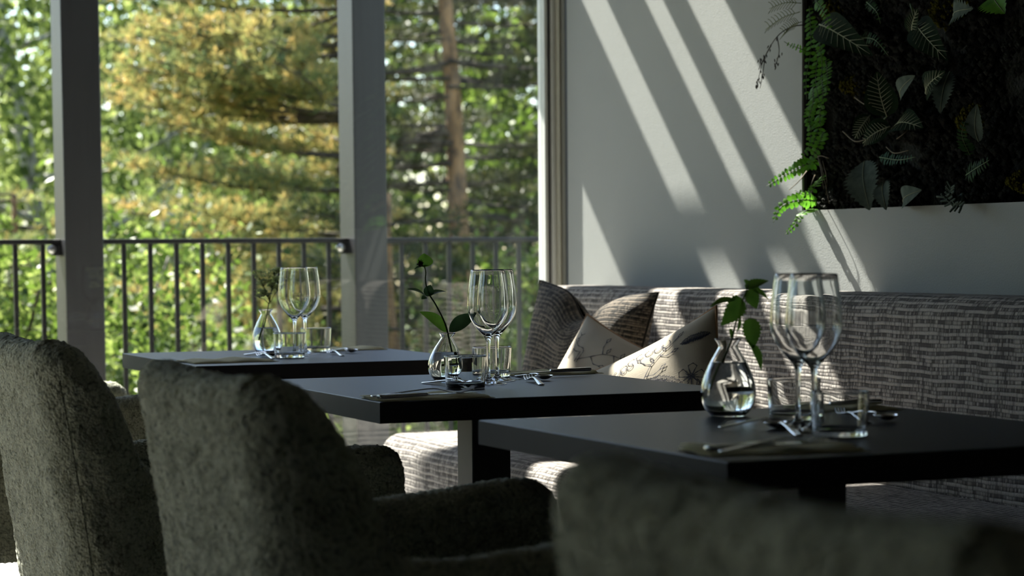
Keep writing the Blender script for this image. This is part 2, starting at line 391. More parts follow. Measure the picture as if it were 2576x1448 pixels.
# ------------------------------------------------------------------ banquette
def sweep_y(prof, ys, scale_fn=None, closed=False):
    """profile (x,z) list swept along y; returns V,F,UV (u=y, v=arc length)"""
    arc = [0.]
    for a, b in zip(prof, prof[1:]): arc.append(arc[-1]+math.hypot(b[0]-a[0], b[1]-a[1]))
    V, Fc, UV = [], [], []; n = len(prof)
    for y in ys:
        for (x, z), s in zip(prof, arc):
            xx, zz = scale_fn(x, z, y) if scale_fn else (x, z)
            V.append((xx, y, zz)); UV.append((y, s))
    for i in range(len(ys)-1):
        for k in range(n-1): Fc.append((i*n+k, i*n+k+1, (i+1)*n+k+1, (i+1)*n+k))
    b = len(V)
    for j, i in enumerate((0, len(ys)-1)):
        for k in range(n): V.append(V[i*n+k]); UV.append((V[i*n+k][0], V[i*n+k][2]))
        Fc.append(tuple(range(b+j*n, b+j*n+n)))
    return V, Fc, UV
def rrect(x0, x1, z0, z1, r, seg=8):
    out = []
    for cx, cz, a0 in ((x0+r, z0+r, 1.5*math.pi), (x0+r, z1-r, math.pi), (x1-r, z1-r, .5*math.pi), (x1-r, z0+r, 0)):
        for k in range(seg+1): a = a0-k*math.pi/2/seg; out.append((cx+r*math.cos(a), cz+r*math.sin(a)))
    out.append(out[0]); return out
def ends(y, y0, y1, r):
    d = min(y-y0, y1-y)
    return 1. if d >= r else math.sqrt(max(0, 1-((r-d)/r)**2))
def ysamp(y0, y1, r):
    a = [y0+r*(1-math.cos(k*math.pi/2/10)) for k in range(11)]; b = [y1-(v-y0) for v in reversed(a)]; n = int((y1-y0)/.12)
    return a+[y0+r+(y1-y0-2*r)*k/n for k in range(1, n)]+b
bq = thing('banquette', 'long grey tweed banquette along the wall', 'sofa', (2.5, 3.3, 0))
BY0, BY1 = .4, 6.06
def part_sweep(name, prof, y0, y1, r, cx, cz, mat, parent, dxy=(2.5, 3.3)):
    def fn(x, z, y):
        e = ends(y, y0, y1, r)
        ex = max(0., abs(x-cx[0])-cx[1]); ez = max(0., abs(z-cz[0])-cz[1])
        sx = math.copysign(1, x-cx[0]); sz = math.copysign(1, z-cz[0])
        return (cx[0]+sx*(min(abs(x-cx[0]), cx[1])+ex-(1-e)*r*min(1, ex/r+.0)) if ex > 0 else x, cz[0]+sz*(min(abs(z-cz[0]), cz[1])+ez-(1-e)*r*min(1, ez/r)) if ez > 0 else z)
    V, Fc, UV = sweep_y(prof, ysamp(y0, y1, r), fn)
    return mk(name, [(x-dxy[0], y-dxy[1], z) for x, y, z in V], Fc, mat, parent, True, UV)
r = .06
part_sweep('seat', rrect(2.14, 2.72, .24, .485, r), BY0, BY1-.06, r, ((2.14+2.72)/2, .29-r), (.3625, .1225-r), 'banquette_weave', bq)
# back: leaning slab
bp = [(2.89-(2.89-x)*(1-.10*max(0, z-.44)/.465), z) for (x, z) in rrect(2.66, 2.89, .44, .905, .05)]
part_sweep('backrest', bp, BY0, BY1, .05, (2.78, .05), (.67, .18), 'banquette_weave', bq)
V, Fc = boxes([(2.22-2.5, 2.85-2.5, BY0+.05-3.3, BY1-.12-3.3, 0, .25)]); mk('plinth', V, Fc, 'table_metal', bq, False)

# ------------------------------------------------------------------ armchairs
def interp(x, pts):
    for (a, b), (c, d) in zip(pts, pts[1:]):
        if x <= c: t = (x-a)/(c-a) if c > a else 0; return b+(d-b)*max(0, min(1, t))
    return pts[-1][1]
def make_armchair(label):
    t = thing('armchair', label, 'chair', group='armchairs facing the banquette')
    HW, XR, RC, TH, XF = .285, -.205, .07, .088, .335       # half width of the wall's centre line, rear line, corner radius, thickness, arm front
    # centre line in plan from the near arm front to the far arm front
    P = []
    def seg(a, b, n):
        for k in range(n): P.append((a[0]+(b[0]-a[0])*k/n, a[1]+(b[1]-a[1])*k/n))
    seg((XF, -HW), (XF-.05, -HW), 14); seg((XF-.05, -HW), (-.05, -HW), 56); seg((-.05, -HW), (XR+RC, -HW), 18)
    for k in range(18): a = k/18*math.pi/2; P.append((XR+RC-RC*math.sin(a), -HW+RC-RC*math.cos(a)))
    seg((XR, -HW+RC), (XR, 0), 44)
    P += [(x, -y) for x, y in reversed(P)]
    # duplicate at the middle removed
    nP = len(P); V, Fc, UV = [], [], []
    wing = [(-.300, .866), (-.258, .866), (-.225, .850), (-.198, .816), (-.178, .768), (-.163, .718), (-.152, .665), (-.140, .648), (-.05, .643), (.10, .655), (.25, .671), (.335, .671)]
    lean = [(.25, .022), (.40, .008), (.56, -.012), (.70, -.033), (.777, -.046), (.87, -.062)]
    zs0 = .285; NS = 50
    s = 0.
    for i, (px, py) in enumerate(P):
        a = P[max(i-1, 0)]; b = P[min(i+1, nP-1)]; tx, ty = b[0]-a[0], b[1]-a[1]; l = math.hypot(tx, ty) or 1; nx, ny = ty/l, -tx/l    # outward normal
        if i: s += math.hypot(px-P[i-1][0], py-P[i-1][1])
        atrear = max(0., min(1., (.02-px)/.16))
        # height of the wall top here; the wing edge is measured on the leaned-back line
        h = interp(px-.045*atrear, wing) if px > XR+.002 else .866
        h = max(h, interp(px-.045*atrear, wing))
        if px < -.10: h -= .014*(1-(py/HW)**2)-.004
        q = max(0., px-(XF-.045)); rr = .045; th = TH/2
        if q > 0:
            c = math.sqrt(max(0., 1-(q/rr)**2)); th = .014+(TH/2-.014)*c; h -= rr*(1-c)*.9
        rt = th
        loop = []
        n1 = 20
        for k in range(n1): z = zs0+(h-rt-zs0)*k/n1; loop.append((th, z))
        for k in range(11): an = k/10*math.pi; loop.append((th*math.cos(an), h-rt+rt*math.sin(an)))
        for k in range(n1): z = h-rt-(h-rt-zs0)*(k+1)/n1; loop.append((-th, z))
        for (o, z) in loop:
            dx = interp(z, lean)*atrear
            # rear wall bulges a little to the back, sides belly out a little
            V.append((px+nx*o+dx, py+ny*o*1.0, z)); UV.append((s, z))
    m = len(loop)
    for i in range(nP-1):
        for k in range(m): Fc.append((i*m+k, (i+1)*m+k, (i+1)*m+(k+1) % m, i*m+(k+1) % m))
    Fc.append(tuple(range(m))); Fc.append(tuple(range((nP-1)*m+m-1, (nP-1)*m-1, -1)))
    me = bpy.data.meshes.new('shell'); me.from_pydata(V, [], Fc); bm = bmesh.new(); bm.from_mesh(me)
    bmesh.ops.recalc_face_normals(bm, faces=bm.faces); bmesh.ops.subdivide_edges(bm, edges=[e for e in bm.edges if e.calc_length() > .006], cuts=1, use_grid_fill=True)
    bmesh.ops.subdivide_edges(bm, edges=[e for e in bm.edges if e.calc_length() > .007], cuts=1, use_grid_fill=True)
    bm.normal_update(); nr = np.random.default_rng(3)
    offs = nr.normal(0, .0011, len(bm.verts)); nrm = [v.normal.copy() for v in bm.verts]
    for v, o, n in zip(bm.verts, offs, nrm):
        big = .0022*math.sin(v.co.x*31+v.co.z*17)*math.sin(v.co.y*23-v.co.z*29)
        v.co += n*(o+big)
    bm.to_mesh(me); bm.free(); me.materials.append(M['boucle']); me.polygons.foreach_set('use_smooth', [True]*len(me.polygons))
    link('shell', me, t)
    # seat cushion
    V, Fc, UV = sweep_y(rrect(-.17, .325, .30, .465, .05), ysamp(-.24, .24, .04))
    o = mk('seat_cushion', V, Fc, 'boucle', t, True, UV)
    V, Fc = boxes([(-.16, .30, -.25, .25, .28, .31)]); mk('seat_frame', V, Fc, 'chair_leg', t, False)
    for sx, sy in ((-.19, -.27), (-.19, .27), (.27, -.28), (.27, .28)):
        V, Fc = tube([(sx, sy, .29), (sx*1.04, sy*1.02, 0)], lambda q: .019-.006*q, 10); mk('leg', V, Fc, 'chair_leg', t)
    # seam down the rear corners
    for sg in (-1, 1):
        pts = [(XR-TH/2+.030+interp(z, lean), sg*(HW+TH/2-.022), z) for z in np.linspace(.30, .80, 30)]
        V, Fc = tube(pts, .0022, 6); mk('seam', V, Fc, 'boucle', t)
    return t
ch0 = make_armchair('grey green boucle armchair in the centre, back to the camera')
ch0.location = (1.0, 2.68, 0)
copy_tree(ch0, (1.0, 3.90, 0), label='grey green boucle armchair at the left edge, back in view')
copy_tree(ch0, (1.02, 5.50, 0), label='farthest boucle armchair by the window, only its arms showing')
copy_tree(ch0, (.925, 1.145, 0), 0., label='blurred boucle armchair in the right foreground, nearest the camera')

# ------------------------------------------------------------------ trees and shrubs beyond the terrace
def unit(a): return a/np.maximum(np.linalg.norm(a, axis=-1, keepdims=True), 1e-9)
def quads(name, C, A, B, tint, mat, parent, kind='stuff'):
    n = len(C); V = np.stack([C-A, C+B, C+A, C-B], 1).reshape(-1, 3).astype(np.float32)
    me = bpy.data.meshes.new(name); me.vertices.add(4*n); me.vertices.foreach_set('co', V.ravel()); me.loops.add(4*n)
    me.loops.foreach_set('vertex_index', np.arange(4*n, dtype=np.int32)); me.polygons.add(n)
    me.polygons.foreach_set('loop_start', np.arange(0, 4*n, 4, dtype=np.int32)); me.polygons.foreach_set('loop_total', np.full(n, 4, np.int32))
    at = me.attributes.new('tint', 'FLOAT', 'FACE'); at.data.foreach_set('value', np.clip(tint, 0, 1).astype(np.float32))
    me.materials.append(M[mat]); me.update(calc_edges=True); return link(name, me, parent, kind)
def leaves(C, size, rng, aspect=.6, droop=0.):
    n = len(C); a = unit(rng.normal(0, 1, (n, 3))+np.array([0, 0, -droop])); b = unit(np.cross(a, rng.normal(0, 1, (n, 3))))
    s = size*rng.uniform(.6, 1.3, (n, 1)); return a*s*.5, b*s*.5*aspect
def limb_tree(t, rng, H, R, r0, bark, nl=9, z0=.3):
    """trunk and main limbs; returns limb end points"""
    tr = [Vector((0, 0, 0))]; ends_ = []
    for k in range(1, 7): tr.append(Vector((rng.normal(0, .035)*H*.5, rng.normal(0, .035)*H*.5, H*.9*k/6)))
    V, Fc = tube(spline(tr, 4), lambda q: r0*(1-.8*q), 10); mk('trunk', V, Fc, bark, t)
    mb = MB()
    for k in range(nl):
        q = z0+(1-z0)*k/nl; b = tr[min(5, int(q*6))].lerp(tr[min(6, int(q*6)+1)], q*6 % 1); az = k*2.4+rng.uniform(0, 1); L = R*rng.uniform(.6, 1.)*(1.1-.5*q)
        e = b+Vector((math.cos(az)*L, math.sin(az)*L, L*rng.uniform(.25, .7))); m = b.lerp(e, .5)+Vector((0, 0, -.08*L))
        mb.add(tube(spline([b, m, e], 4), lambda u, q=q: r0*.38*(1.1-q)*(1-.75*u)+.008, 6)); ends_.append((b, e))
    mb.build('branches', bark, t, kind='stuff'); return tr, ends_
def leafy(name, label, cat, loc, H, R, n, size, mat, seed, bark='bark_dark', lo=.2, clump=.16, group=None, nclump=60, tm=.5, ts=.22, r0=None, squash=1.):
    rng = np.random.default_rng(seed); t = thing(name, label, cat, loc, group=group); limb_tree(t, rng, H, R, r0 or H*.018, bark)
    d = unit(rng.normal(0, 1, (nclump, 3)))*rng.uniform(.45, 1., (nclump, 1))**.6
    cc = d*np.array([R, R, H*(1-lo)/2*squash])+np.array([0, 0, H*(lo+1)/2])
    which = rng.integers(0, nclump, n); C = cc[which]+rng.normal(0, 1, (n, 3))*np.array([clump*R, clump*R, clump*R*.75])
    A, B = leaves(C, size, rng); tint = rng.normal(tm, ts, n)+rng.normal(0, .12, nclump)[which]
    quads('foliage', C, A, B, tint, mat, t); return t
def weeping(name, label, loc, H, R, n, size, mat, seed, group=None):
    rng = np.random.default_rng(seed); t = thing(name, label, 'tree', loc, group=group); limb_tree(t, rng, H, R, H*.016, 'bark_birch', 12, .35)
    ns = 260; az = rng.uniform(0, 6.28, ns); rad = R*np.sqrt(rng.uniform(.05, 1., ns)); z = H*(1.02-.5*(rad/R)**2)*rng.uniform(.72, 1., ns)
    top = np.stack([np.cos(az)*rad, np.sin(az)*rad, z], 1); ln = rng.uniform(.15, .42, ns)*H
    w_ = rng.integers(0, ns, n); q = rng.uniform(0, 1, n)
    C = top[w_]+np.stack([np.cos(az)[w_]*q*.25, np.sin(az)[w_]*q*.25, -q*ln[w_]], 1)+rng.normal(0, 1, (n, 3))*np.array([.11, .11, .06])
    A, B = leaves(C, size, rng, .7, .8); quads('foliage', C, A, B, rng.normal(.5, .22, n)+rng.normal(0, .15, ns)[w_], mat, t); return t
def pine(name, label, loc, trunk, r0, zl, zh, dz, nb, blen, mat, seed, needles=12, nl=.075, tm=.6, ts=.2, bark='bark_pine', group=None, tw=.075, keep=None):
    rng = np.random.default_rng(seed); t = thing(name, label, 'tree', loc, group=group); P = spline(trunk, 6)
    V, Fc = tube(P, lambda q: r0*(1-.72*q), 12); mk('trunk', V, Fc, bark, t)
    def at_z(z):
        for a, b in zip(P, P[1:]):
            if a.z <= z <= b.z: return a.lerp(b, (z-a.z)/max(1e-6, b.z-a.z))
        return P[-1]
    mb = MB(); tp, td = [], []
    z = zl
    while z < zh:
        for k in range(nb):
            az = rng.uniform(0, 6.283); L = blen*(1-.45*(z-zl)/(zh-zl))*rng.uniform(.65, 1.1); b = at_z(z+rng.uniform(-.5, .5)*dz); d = Vector((math.cos(az), math.sin(az), 0)); sd_ = Vector((-d.y, d.x, 0))
            if keep and not keep(math.cos(az), math.sin(az), z, rng): continue
            dr = rng.uniform(-.16, .02); pts = [b+d*L*u+Vector((0, 0, L*(dr*u+.14*u*u)))+sd_*L*.06*math.sin(u*5+az) for u in np.linspace(0, 1, 7)]
            mb.add(tube(pts, lambda u, L=L: .005+.008*L*(1-u), 5))
            nt = int(7*L)+4
            for j in range(nt):
                u = .22+.78*(j+rng.uniform(0, 1))/nt; i = min(5, int(u*6)); p = pts[i].lerp(pts[i+1], u*6-i); sg = 1 if j % 2 else -1
                dirn = (d*rng.uniform(.5, 1.)+sd_*sg*rng.uniform(.3, 1.)+Vector((0, 0, rng.uniform(-.05, .3)))).normalized(); tl = L*.30*(1.15-u)+.14
                for m in range(max(2, int(tl/tw))): tp.append(p+dirn*tl*(m+rng.uniform(0, 1))/max(2, int(tl/tw))); td.append(dirn)
        z += dz
    mb.build('branches', 'bark_dark', t, kind='stuff')
    tp = np.array([tuple(p) for p in tp])+rng.normal(0, .02, (len(tp), 3)); td = np.array([tuple(p) for p in td]); n = len(tp)
    D = unit(td[:, None, :]*.45+np.array([0, 0, .55])+rng.normal(0, .55, (n, needles, 3))); Ls = nl*rng.uniform(.7, 1.25, (n, needles, 1))
    A = (D*Ls*.5).reshape(-1, 3); C = (tp[:, None, :]+D*Ls*.5).reshape(-1, 3); B = unit(np.cross(A, rng.normal(0, 1, A.shape)))*.0055
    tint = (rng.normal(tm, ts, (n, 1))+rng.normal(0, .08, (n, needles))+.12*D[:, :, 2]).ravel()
    quads('needles', C, A, B, tint, mat, t); return t
GZ = -1.9
def g_at(px, Y): p = on(1, Y, px, 700); return (p.x, Y, GZ)
# the golden pine whose trunk stands behind the lighter post
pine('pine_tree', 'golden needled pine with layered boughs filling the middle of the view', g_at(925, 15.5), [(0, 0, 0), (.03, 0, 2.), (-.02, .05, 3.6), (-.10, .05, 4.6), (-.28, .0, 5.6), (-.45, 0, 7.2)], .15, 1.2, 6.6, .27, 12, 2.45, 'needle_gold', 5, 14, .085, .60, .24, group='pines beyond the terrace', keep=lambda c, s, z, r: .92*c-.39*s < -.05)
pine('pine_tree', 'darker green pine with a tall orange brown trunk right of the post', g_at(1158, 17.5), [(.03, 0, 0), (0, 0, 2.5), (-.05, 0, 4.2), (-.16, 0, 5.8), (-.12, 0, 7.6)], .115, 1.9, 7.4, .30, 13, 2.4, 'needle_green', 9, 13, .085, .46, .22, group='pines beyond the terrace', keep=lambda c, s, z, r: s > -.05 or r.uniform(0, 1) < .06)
pine('pine_tree', 'leaning slender pine trunk low behind the railing', g_at(1050, 13.5), [(0, 0, 0), (-.02, 0, 1.2), (-.14, 0, 2.1), (-.2, 0, 2.6), (-.2, 0, 3.3)], .075, 2.0, 3.3, .33, 5, .9, 'needle_green', 19, 10, .075, .5, .2, group='pines beyond the terrace')
pine('pine_tree', 'young pine low at the left of the dark post', g_at(40, 17.5), [(0, 0, 0), (0, 0, 1.5), (0, 0, 3.4)], .07, 1.2, 3.5, .3, 5, 1.0, 'needle_gold', 29, 12, .085, .45, .2, group='pines beyond the terrace')
weeping('birch_tree', 'tall weeping birch at the far left of the view', g_at(90, 23), 9.0, 3.0, 15000, .115, 'leaf_mid', 3, 'birches beyond the terrace')
weeping('birch_tree', 'darker weeping birch right of the dark post', g_at(400, 26), 9.5, 2.2, 11000, .115, 'leaf_mid', 13, 'birches beyond the terrace')
leafy('broadleaf_tree', 'bright green broadleaf tree beside the window frame', 'tree', g_at(1455, 20), 8.6, 1.35, 14000, .11, 'leaf_bright', 4, lo=.1, group='broadleaf trees beyond the terrace', tm=.45)
for i, (px, Y, H, R, mt, lab) in enumerate(((-40, 34, 5.4, 4.2, 'leaf_mid', 'hazy tree far behind the left birch'), (330, 36, 5.4, 3.6, 'leaf_bright', 'pale green tree far behind the dark post'), (640, 38, 6.8, 4.6, 'leaf_mid', 'tree far behind the golden pine'),
        (960, 35, 8.2, 3.8, 'leaf_dark', 'dark tree far behind the lighter post'), (1230, 36, 8.6, 4.2, 'leaf_dark', 'dark tree far behind the orange trunk'), (1480, 33, 11, 3.6, 'leaf_bright', 'sunlit tree far beyond the window frame'))):
    leafy('background_tree', lab, 'tree', g_at(px, Y), H, R, 6000, .22, mt, 40+i, lo=.05, nclump=70, clump=.17, group='trees far in the background', tm=.45)
for i, (px, Y, H, R, n, mt, lab) in enumerate(((20, 11.5, 3.15, 1.15, 9000, 'leaf_bright', 'lime green shrub left of the dark post'), (330, 11.8, 3.05, .95, 8000, 'leaf_bright', 'lime green shrub right of the dark post'),
        (480, 12.6, 2.55, 1.0, 8000, 'leaf_bright', 'leafy green shrub behind the far table'), (690, 13.2, 2.1, 1.0, 7000, 'leaf_mid', 'low green shrub below the golden pine'), (150, 10.6, 2.2, .9, 6000, 'leaf_mid', 'mid green shrub low behind the dark post'),
        (1290, 13.5, 2.95, .95, 7000, 'leaf_bright', 'bright shrub behind the railing by the window frame'), (950, 14.5, 2.4, 1.1, 6000, 'leaf_dark', 'dark shrub low behind the lighter post'), (1130, 12.4, 1.9, .9, 5000, 'leaf_mid', 'shrub at the foot of the orange trunk'), (420, 10.8, 1.75, .9, 5000, 'leaf_mid', 'small shrub below the railing between the posts'))):
    leafy('shrub', lab, 'shrub', g_at(px, Y), H, R, int(n*1.5), .058, mt, 70+i, lo=.02, nclump=55, clump=.20, group='shrubs below the terrace', r0=.02, tm=.5, ts=.30, squash=1.)
# unseen woodland left of the terrace, added to dim and tint the side light
for i, (x, y, H, R, mt, lab) in enumerate(((-2.5, 21, 7.5, 3.0, 'leaf_mid', 'unseen woodland tree added beyond the left end of the terrace'), (-7.5, 24, 8, 3.6, 'leaf_dark', 'unseen dark woodland tree added left of the terrace'), (-9.5, 14, 7.5, 3.2, 'leaf_mid', 'unseen woodland tree added near the left terrace end'))):
    leafy('woodland_tree', lab, 'tree', (x, y, GZ), H, R, 5000, .24, mt, 90+i, lo=.02, nclump=60, clump=.2, group='unseen woodland added left of the building', tm=.45)

# ------------------------------------------------------------------ cushions on the banquette
def frame_from(n, roll):
    n = Vector(n).normalized(); r = Vector((0, 0, 1)).cross(n).normalized(); u = n.cross(r)
    return r*math.cos(roll)+u*math.sin(roll), u*math.cos(roll)-r*math.sin(roll), n
class Pillow:
    def __init__(s, W, H, T, dent=0., dw=.35, bend=0.): s.W, s.H, s.T, s.dent, s.dw, s.bend = W, H, T, dent, dw, bend
    def p(s, u, v, side=1):
        x = s.W/2*u*(1-.10*(1-v*v)*u*u); y = s.H/2*v*(1-.10*(1-u*u)*v*v)
        z = side*s.T/2*(max(0, (1-abs(u)**3.2))*max(0, (1-abs(v)**3.2)))**.62
        if s.dent:
            k = math.exp(-(u/s.dw)**2)*max(0, (v+.6)/1.6)**1.4; y -= s.dent*k; z += side*.012*k
        z += s.bend*(u*u)*.5+.004*math.sin(7*u+3*v)*(1-u*u)*(1-v*v)
        return Vector((x, y, z))
    def mesh(s, n=40):
        V, UV, Fc = [], [], []
        g = [math.sin(math.pi/2*(-1+2*i/n)) for i in range(n+1)]
        for side in (1, -1):
            for v in g:
                for u in g: V.append(s.p(u, v, side)); UV.append((u*s.W/2+(3 if side < 0 else 0), v*s.H/2))
        m = n+1
        for sd_ in (0, 1):
            for j in range(n):
                for i in range(n):
                    a = sd_*m*m+j*m+i; f = (a, a+1, a+m+1, a+m); Fc.append(f if sd_ == 0 else f[::-1])
        return V, Fc, UV
    def edge(s, off=0.):
        P = []
        for k in range(40): P.append(s.p(-1+2*k/40, -1))
        for k in range(40): P.append(s.p(1, -1+2*k/40))
        for k in range(40): P.append(s.p(1-2*k/40, 1))
        for k in range(41): P.append(s.p(-1, 1-2*k/40))
        return P
def ribbon(pil, lines, wd, off=.0012):
    """thin flat strips that lie on the cushion front: lines of (u,v)"""
    V, Fc = [], []
    for L in lines:
        Q = []
        for a, b in zip(L, L[1:]):
            for k in range(4): t = k/4; Q.append((a[0]+(b[0]-a[0])*t, a[1]+(b[1]-a[1])*t))
        Q.append(L[-1]); b0 = len(V)
        for i, q in enumerate(Q):
            a = Q[max(0, i-1)]; c = Q[min(len(Q)-1, i+1)]; tx, ty = c[0]-a[0], c[1]-a[1]; l = math.hypot(tx, ty) or 1; w_ = wd*(1+.4*math.sin(i*1.7))*.5/(pil.W/2)
            for sg in (-1, 1):
                uu, vv = q[0]-sg*ty/l*w_, q[1]+sg*tx/l*w_; uu = max(-.985, min(.985, uu)); vv = max(-.985, min(.985, vv)); p = pil.p(uu, vv); p.z += off; V.append(p)
        for i in range(len(Q)-1): Fc.append((b0+2*i, b0+2*i+1, b0+2*i+3, b0+2*i+2))
    return V, Fc
def motif(kind, cx, cy, s, rot=0.):
    L = []
    def circ(x, y, r, a0=0, a1=6.283, n=14, ex=1.): return [(x+r*math.cos(a0+(a1-a0)*k/n), y+ex*r*math.sin(a0+(a1-a0)*k/n)) for k in range(n+1)]
    if kind == 'bird':
        L = [[(-.9, .25), (-.55, .42), (-.5, .62), (-.25, .78), (.05, .66), (.15, .4), (.5, .15), (.95, -.45), (.55, -.35), (.2, -.45), (-.2, -.42), (-.5, -.1), (-.55, .25), (-.9, .25)], [(.1, .2), (.35, -.05), (.55, -.35)], [(-.1, .1), (.1, -.2), (.3, -.35)], [(-.05, -.45), (-.1, -.8), (-.25, -.85)], [(.1, -.45), (.1, -.8), (-.05, -.9)], circ(-.3, .5, .05, n=6)]
    if kind == 'flower':
        for k in range(5): a = k*1.257; L.append([(0, 0)]+[(.8*q*math.cos(a+d), .8*q*math.sin(a+d)) for q, d in ((.5, -.4), (.95, -.38), (1.1, 0), (.95, .38), (.5, .4))]+[(0, 0)])
        L.append(circ(0, 0, .18))
        for k in range(8): a = k*.785; L.append([(.2*math.cos(a), .2*math.sin(a)), (.42*math.cos(a), .42*math.sin(a))])
    if kind == 'branch':
        L = [[(-1, -1), (-.6, -.4), (-.3, .1), (.1, .45), (.6, .7), (1, 1)], [(-.6, -.4), (-.2, -.5), (.1, -.35)], [(-.3, .1), (-.6, .3), (-.8, .55)], [(.1, .45), (.45, .25), (.7, .3)]]
        for (x, y, a) in ((.1, -.35, .6), (-.8, .55, 2.2), (.7, .3, .2), (1, 1, .8), (-.2, .25, 2.), (.4, .6, 2.1)): L.append([(x+.34*q*math.cos(a+d), y+.34*q*math.sin(a+d)) for q, d in ((0, 0), (.5, .45), (1, 0), (.5, -.45), (0, 0))])
    if kind == 'fan':
        for k in range(11): a = .35+k*.24; L.append([(.15*math.cos(a), .15*math.sin(a)), (.6*math.cos(a), .75*math.sin(a)), (.9*math.cos(a+.08), 1.0*math.sin(a+.08))])
        L.append(circ(0, 0, .95, .3, 2.9, ex=1.05))
    if kind == 'scroll':
        for k in range(6): L.append([(x+.33*k-.9, y) for x, y in circ(0, .1*math.sin(k), .15, .5*k, .5*k+4.6, 9)])
    if kind == 'deer':
        L = [[(-.7, .9), (-.5, .75), (-.45, .5), (-.2, .35), (.4, .35), (.6, .15), (.6, -.8)], [(-.7, .9), (-.85, .7), (-.6, .6), (-.55, .3), (-.45, 0), (-.5, -.8)], [(-.45, 0), (-.1, -.1), (.35, 0), (.4, -.8)], [(-.3, -.05), (-.3, -.8)], [(-.6, .85), (-.65, 1.2), (-.9, 1.35)], [(-.65, 1.15), (-.4, 1.4)]]
    c, si = math.cos(rot), math.sin(rot)
    return [[(cx+s*(x*c-y*si), cy+s*(x*si+y*c)) for x, y in l] for l in L]
def blob(cx, cy, s, rot):
    """brushed ink leaf: many short strokes"""
    rng = random.Random(int(cx*100+cy*10)); L = []
    for k in range(26):
        t = -1+2*k/25; h = .38*math.sqrt(max(0, 1-t*t)); x0, x1 = t, t+.12
        L.append([(x0, -h*rng.uniform(.7, 1)), (x1, h*rng.uniform(.7, 1))])
    c, si = math.cos(rot), math.sin(rot); return [[(cx+s*(x*c-y*si), cy+s*(x*si+y*c)) for x, y in l] for l in L]
def place_cushion(name, label, pil, corner, anchor, n, roll, mat, edge_mat, prints=None):
    """anchor = where the given corner (su, sv) of the cushion is"""
    r_, u_, n_ = frame_from(n, roll); t = thing(name, label, 'cushion')
    centre = Vector(anchor)-r_*(corner[0]*pil.W/2)-u_*(corner[1]*pil.H/2)
    t.matrix_world = Matrix(((r_.x, u_.x, n_.x, centre[0]), (r_.y, u_.y, n_.y, centre[1]), (r_.z, u_.z, n_.z, centre[2]), (0, 0, 0, 1)))
    V, Fc, UV = pil.mesh(); mk('cover', V, Fc, mat, t, True, UV)
    V, Fc = tube(pil.edge(), .0035, 6); mk('piping', V, Fc, edge_mat, t)
    if prints:
        for nm, lines, wd, mt in prints: V, Fc = ribbon(pil, lines, wd); mk(nm, V, Fc, mt, t, False, None, 'stuff')
    return t
place_cushion('cushion', 'large dark tweed cushion with a dented top, leaning on the banquette back', Pillow(.50, .45, .16, .075, .30), (-1, 1), (2.50, 5.62, .926), (-.93, -.25, .20), -.06, 'cushion_weave', 'cushion_weave')
pr1 = [('drawing', motif('branch', -.1, .5, .33, -.4)+motif('scroll', .25, -.35, .42)+motif('flower', .55, .15, .24)+motif('bird', -.45, -.05, .28)+motif('branch', .3, .1, .3, 1.0)+motif('deer', -.62, .45, .2)+motif('bird', .1, -.7, .22), .0022, 'ink'), ('brushed_leaf', motif('fan', -.3, -.35, .30, .2), .0018, 'ink_blue'), ('brushed_leaf', blob(.45, .45, .18, -.5), .0022, 'ink_blue'), ('brushed_leaf', blob(-.15, .12, .15, .4), .0022, 'ink_blue')]
place_cushion('cushion', 'printed cream linen cushion between the tweed cushion and its twin', Pillow(.42, .36, .13), (-1, 1), (2.40, 5.10, .845), (-.80, -.40, .42), -.34, 'linen', 'linen_edge', pr1)
pr2 = [('drawing', motif('deer', -.30, .35, .28, .4)+motif('bird', .28, -.25, .26, -.3)+motif('flower', .70, .10, .2)+motif('branch', .55, -.25, .40, -.4)+motif('scroll', .15, .70, .36, .2)+motif('scroll', -.3, .60, .30, .2)+motif('branch', .3, .45, .28, .0)+motif('deer', -.2, -.35, .26), .0022, 'ink'), ('brushed_leaf', blob(.38, .16, .22, -.6), .0022, 'ink_blue'), ('brushed_leaf', blob(-.15, -.25, .22, .1), .0022, 'ink_blue'), ('brushed_leaf', blob(.78, .62, .17, .1), .0022, 'ink_blue')]
place_cushion('cushion', 'printed cream linen cushion with a pointed corner, nearest the front table', Pillow(.42, .36, .12), (1, 1), (2.38, 4.37, .880), (-.88, -.36, .30), .44, 'linen', 'linen_edge', pr2)

# ------------------------------------------------------------------ glassware, vases, napkins, cutlery
def smoothprof(P, n=5):
    S = spline([(r, 0, z) for r, z in P], n); return [(max(0, p.x), p.z) for p in S]
WINE_O = [(0, 0), (.030, 0), (.0345, .0006), (.0350, .0018), (.024, .0042), (.010, .0075), (.0048, .015), (.0036, .035), (.0038, .072), (.0055, .0875), (.0115, .0965), (.0245, .1110), (.0350, .1280), (.0398, .1450), (.0398, .1620), (.0374, .1880), (.0335, .2195)]
WINE_I = [(.0331, .2202), (.0326, .2195), (.0366, .1880), (.0389, .1620), (.0389, .1450), (.0342, .1290), (.0237, .1125), (.0105, .1000), (.0035, .0960), (0, .0955)]
def make_wine(label):
    t = thing('wine_glass', label, 'glass', group='wine glasses on the tables')
    V, Fc = lathe(smoothprof(WINE_O, 4)+smoothprof(WINE_I, 4), 56); mk('bowl_and_stem', V, Fc, 'crystal', t); return t
TUM = [(0, 0), (.033, 0), (.0362, .0012), (.0372, .004), (.0386, .030), (.0405, .0605), (.0403, .0622), (.0396, .0626), (.0390, .0615), (.0370, .030), (.0357, .0120), (.0330, .0092), (.0200, .0085), (0, .0085)]
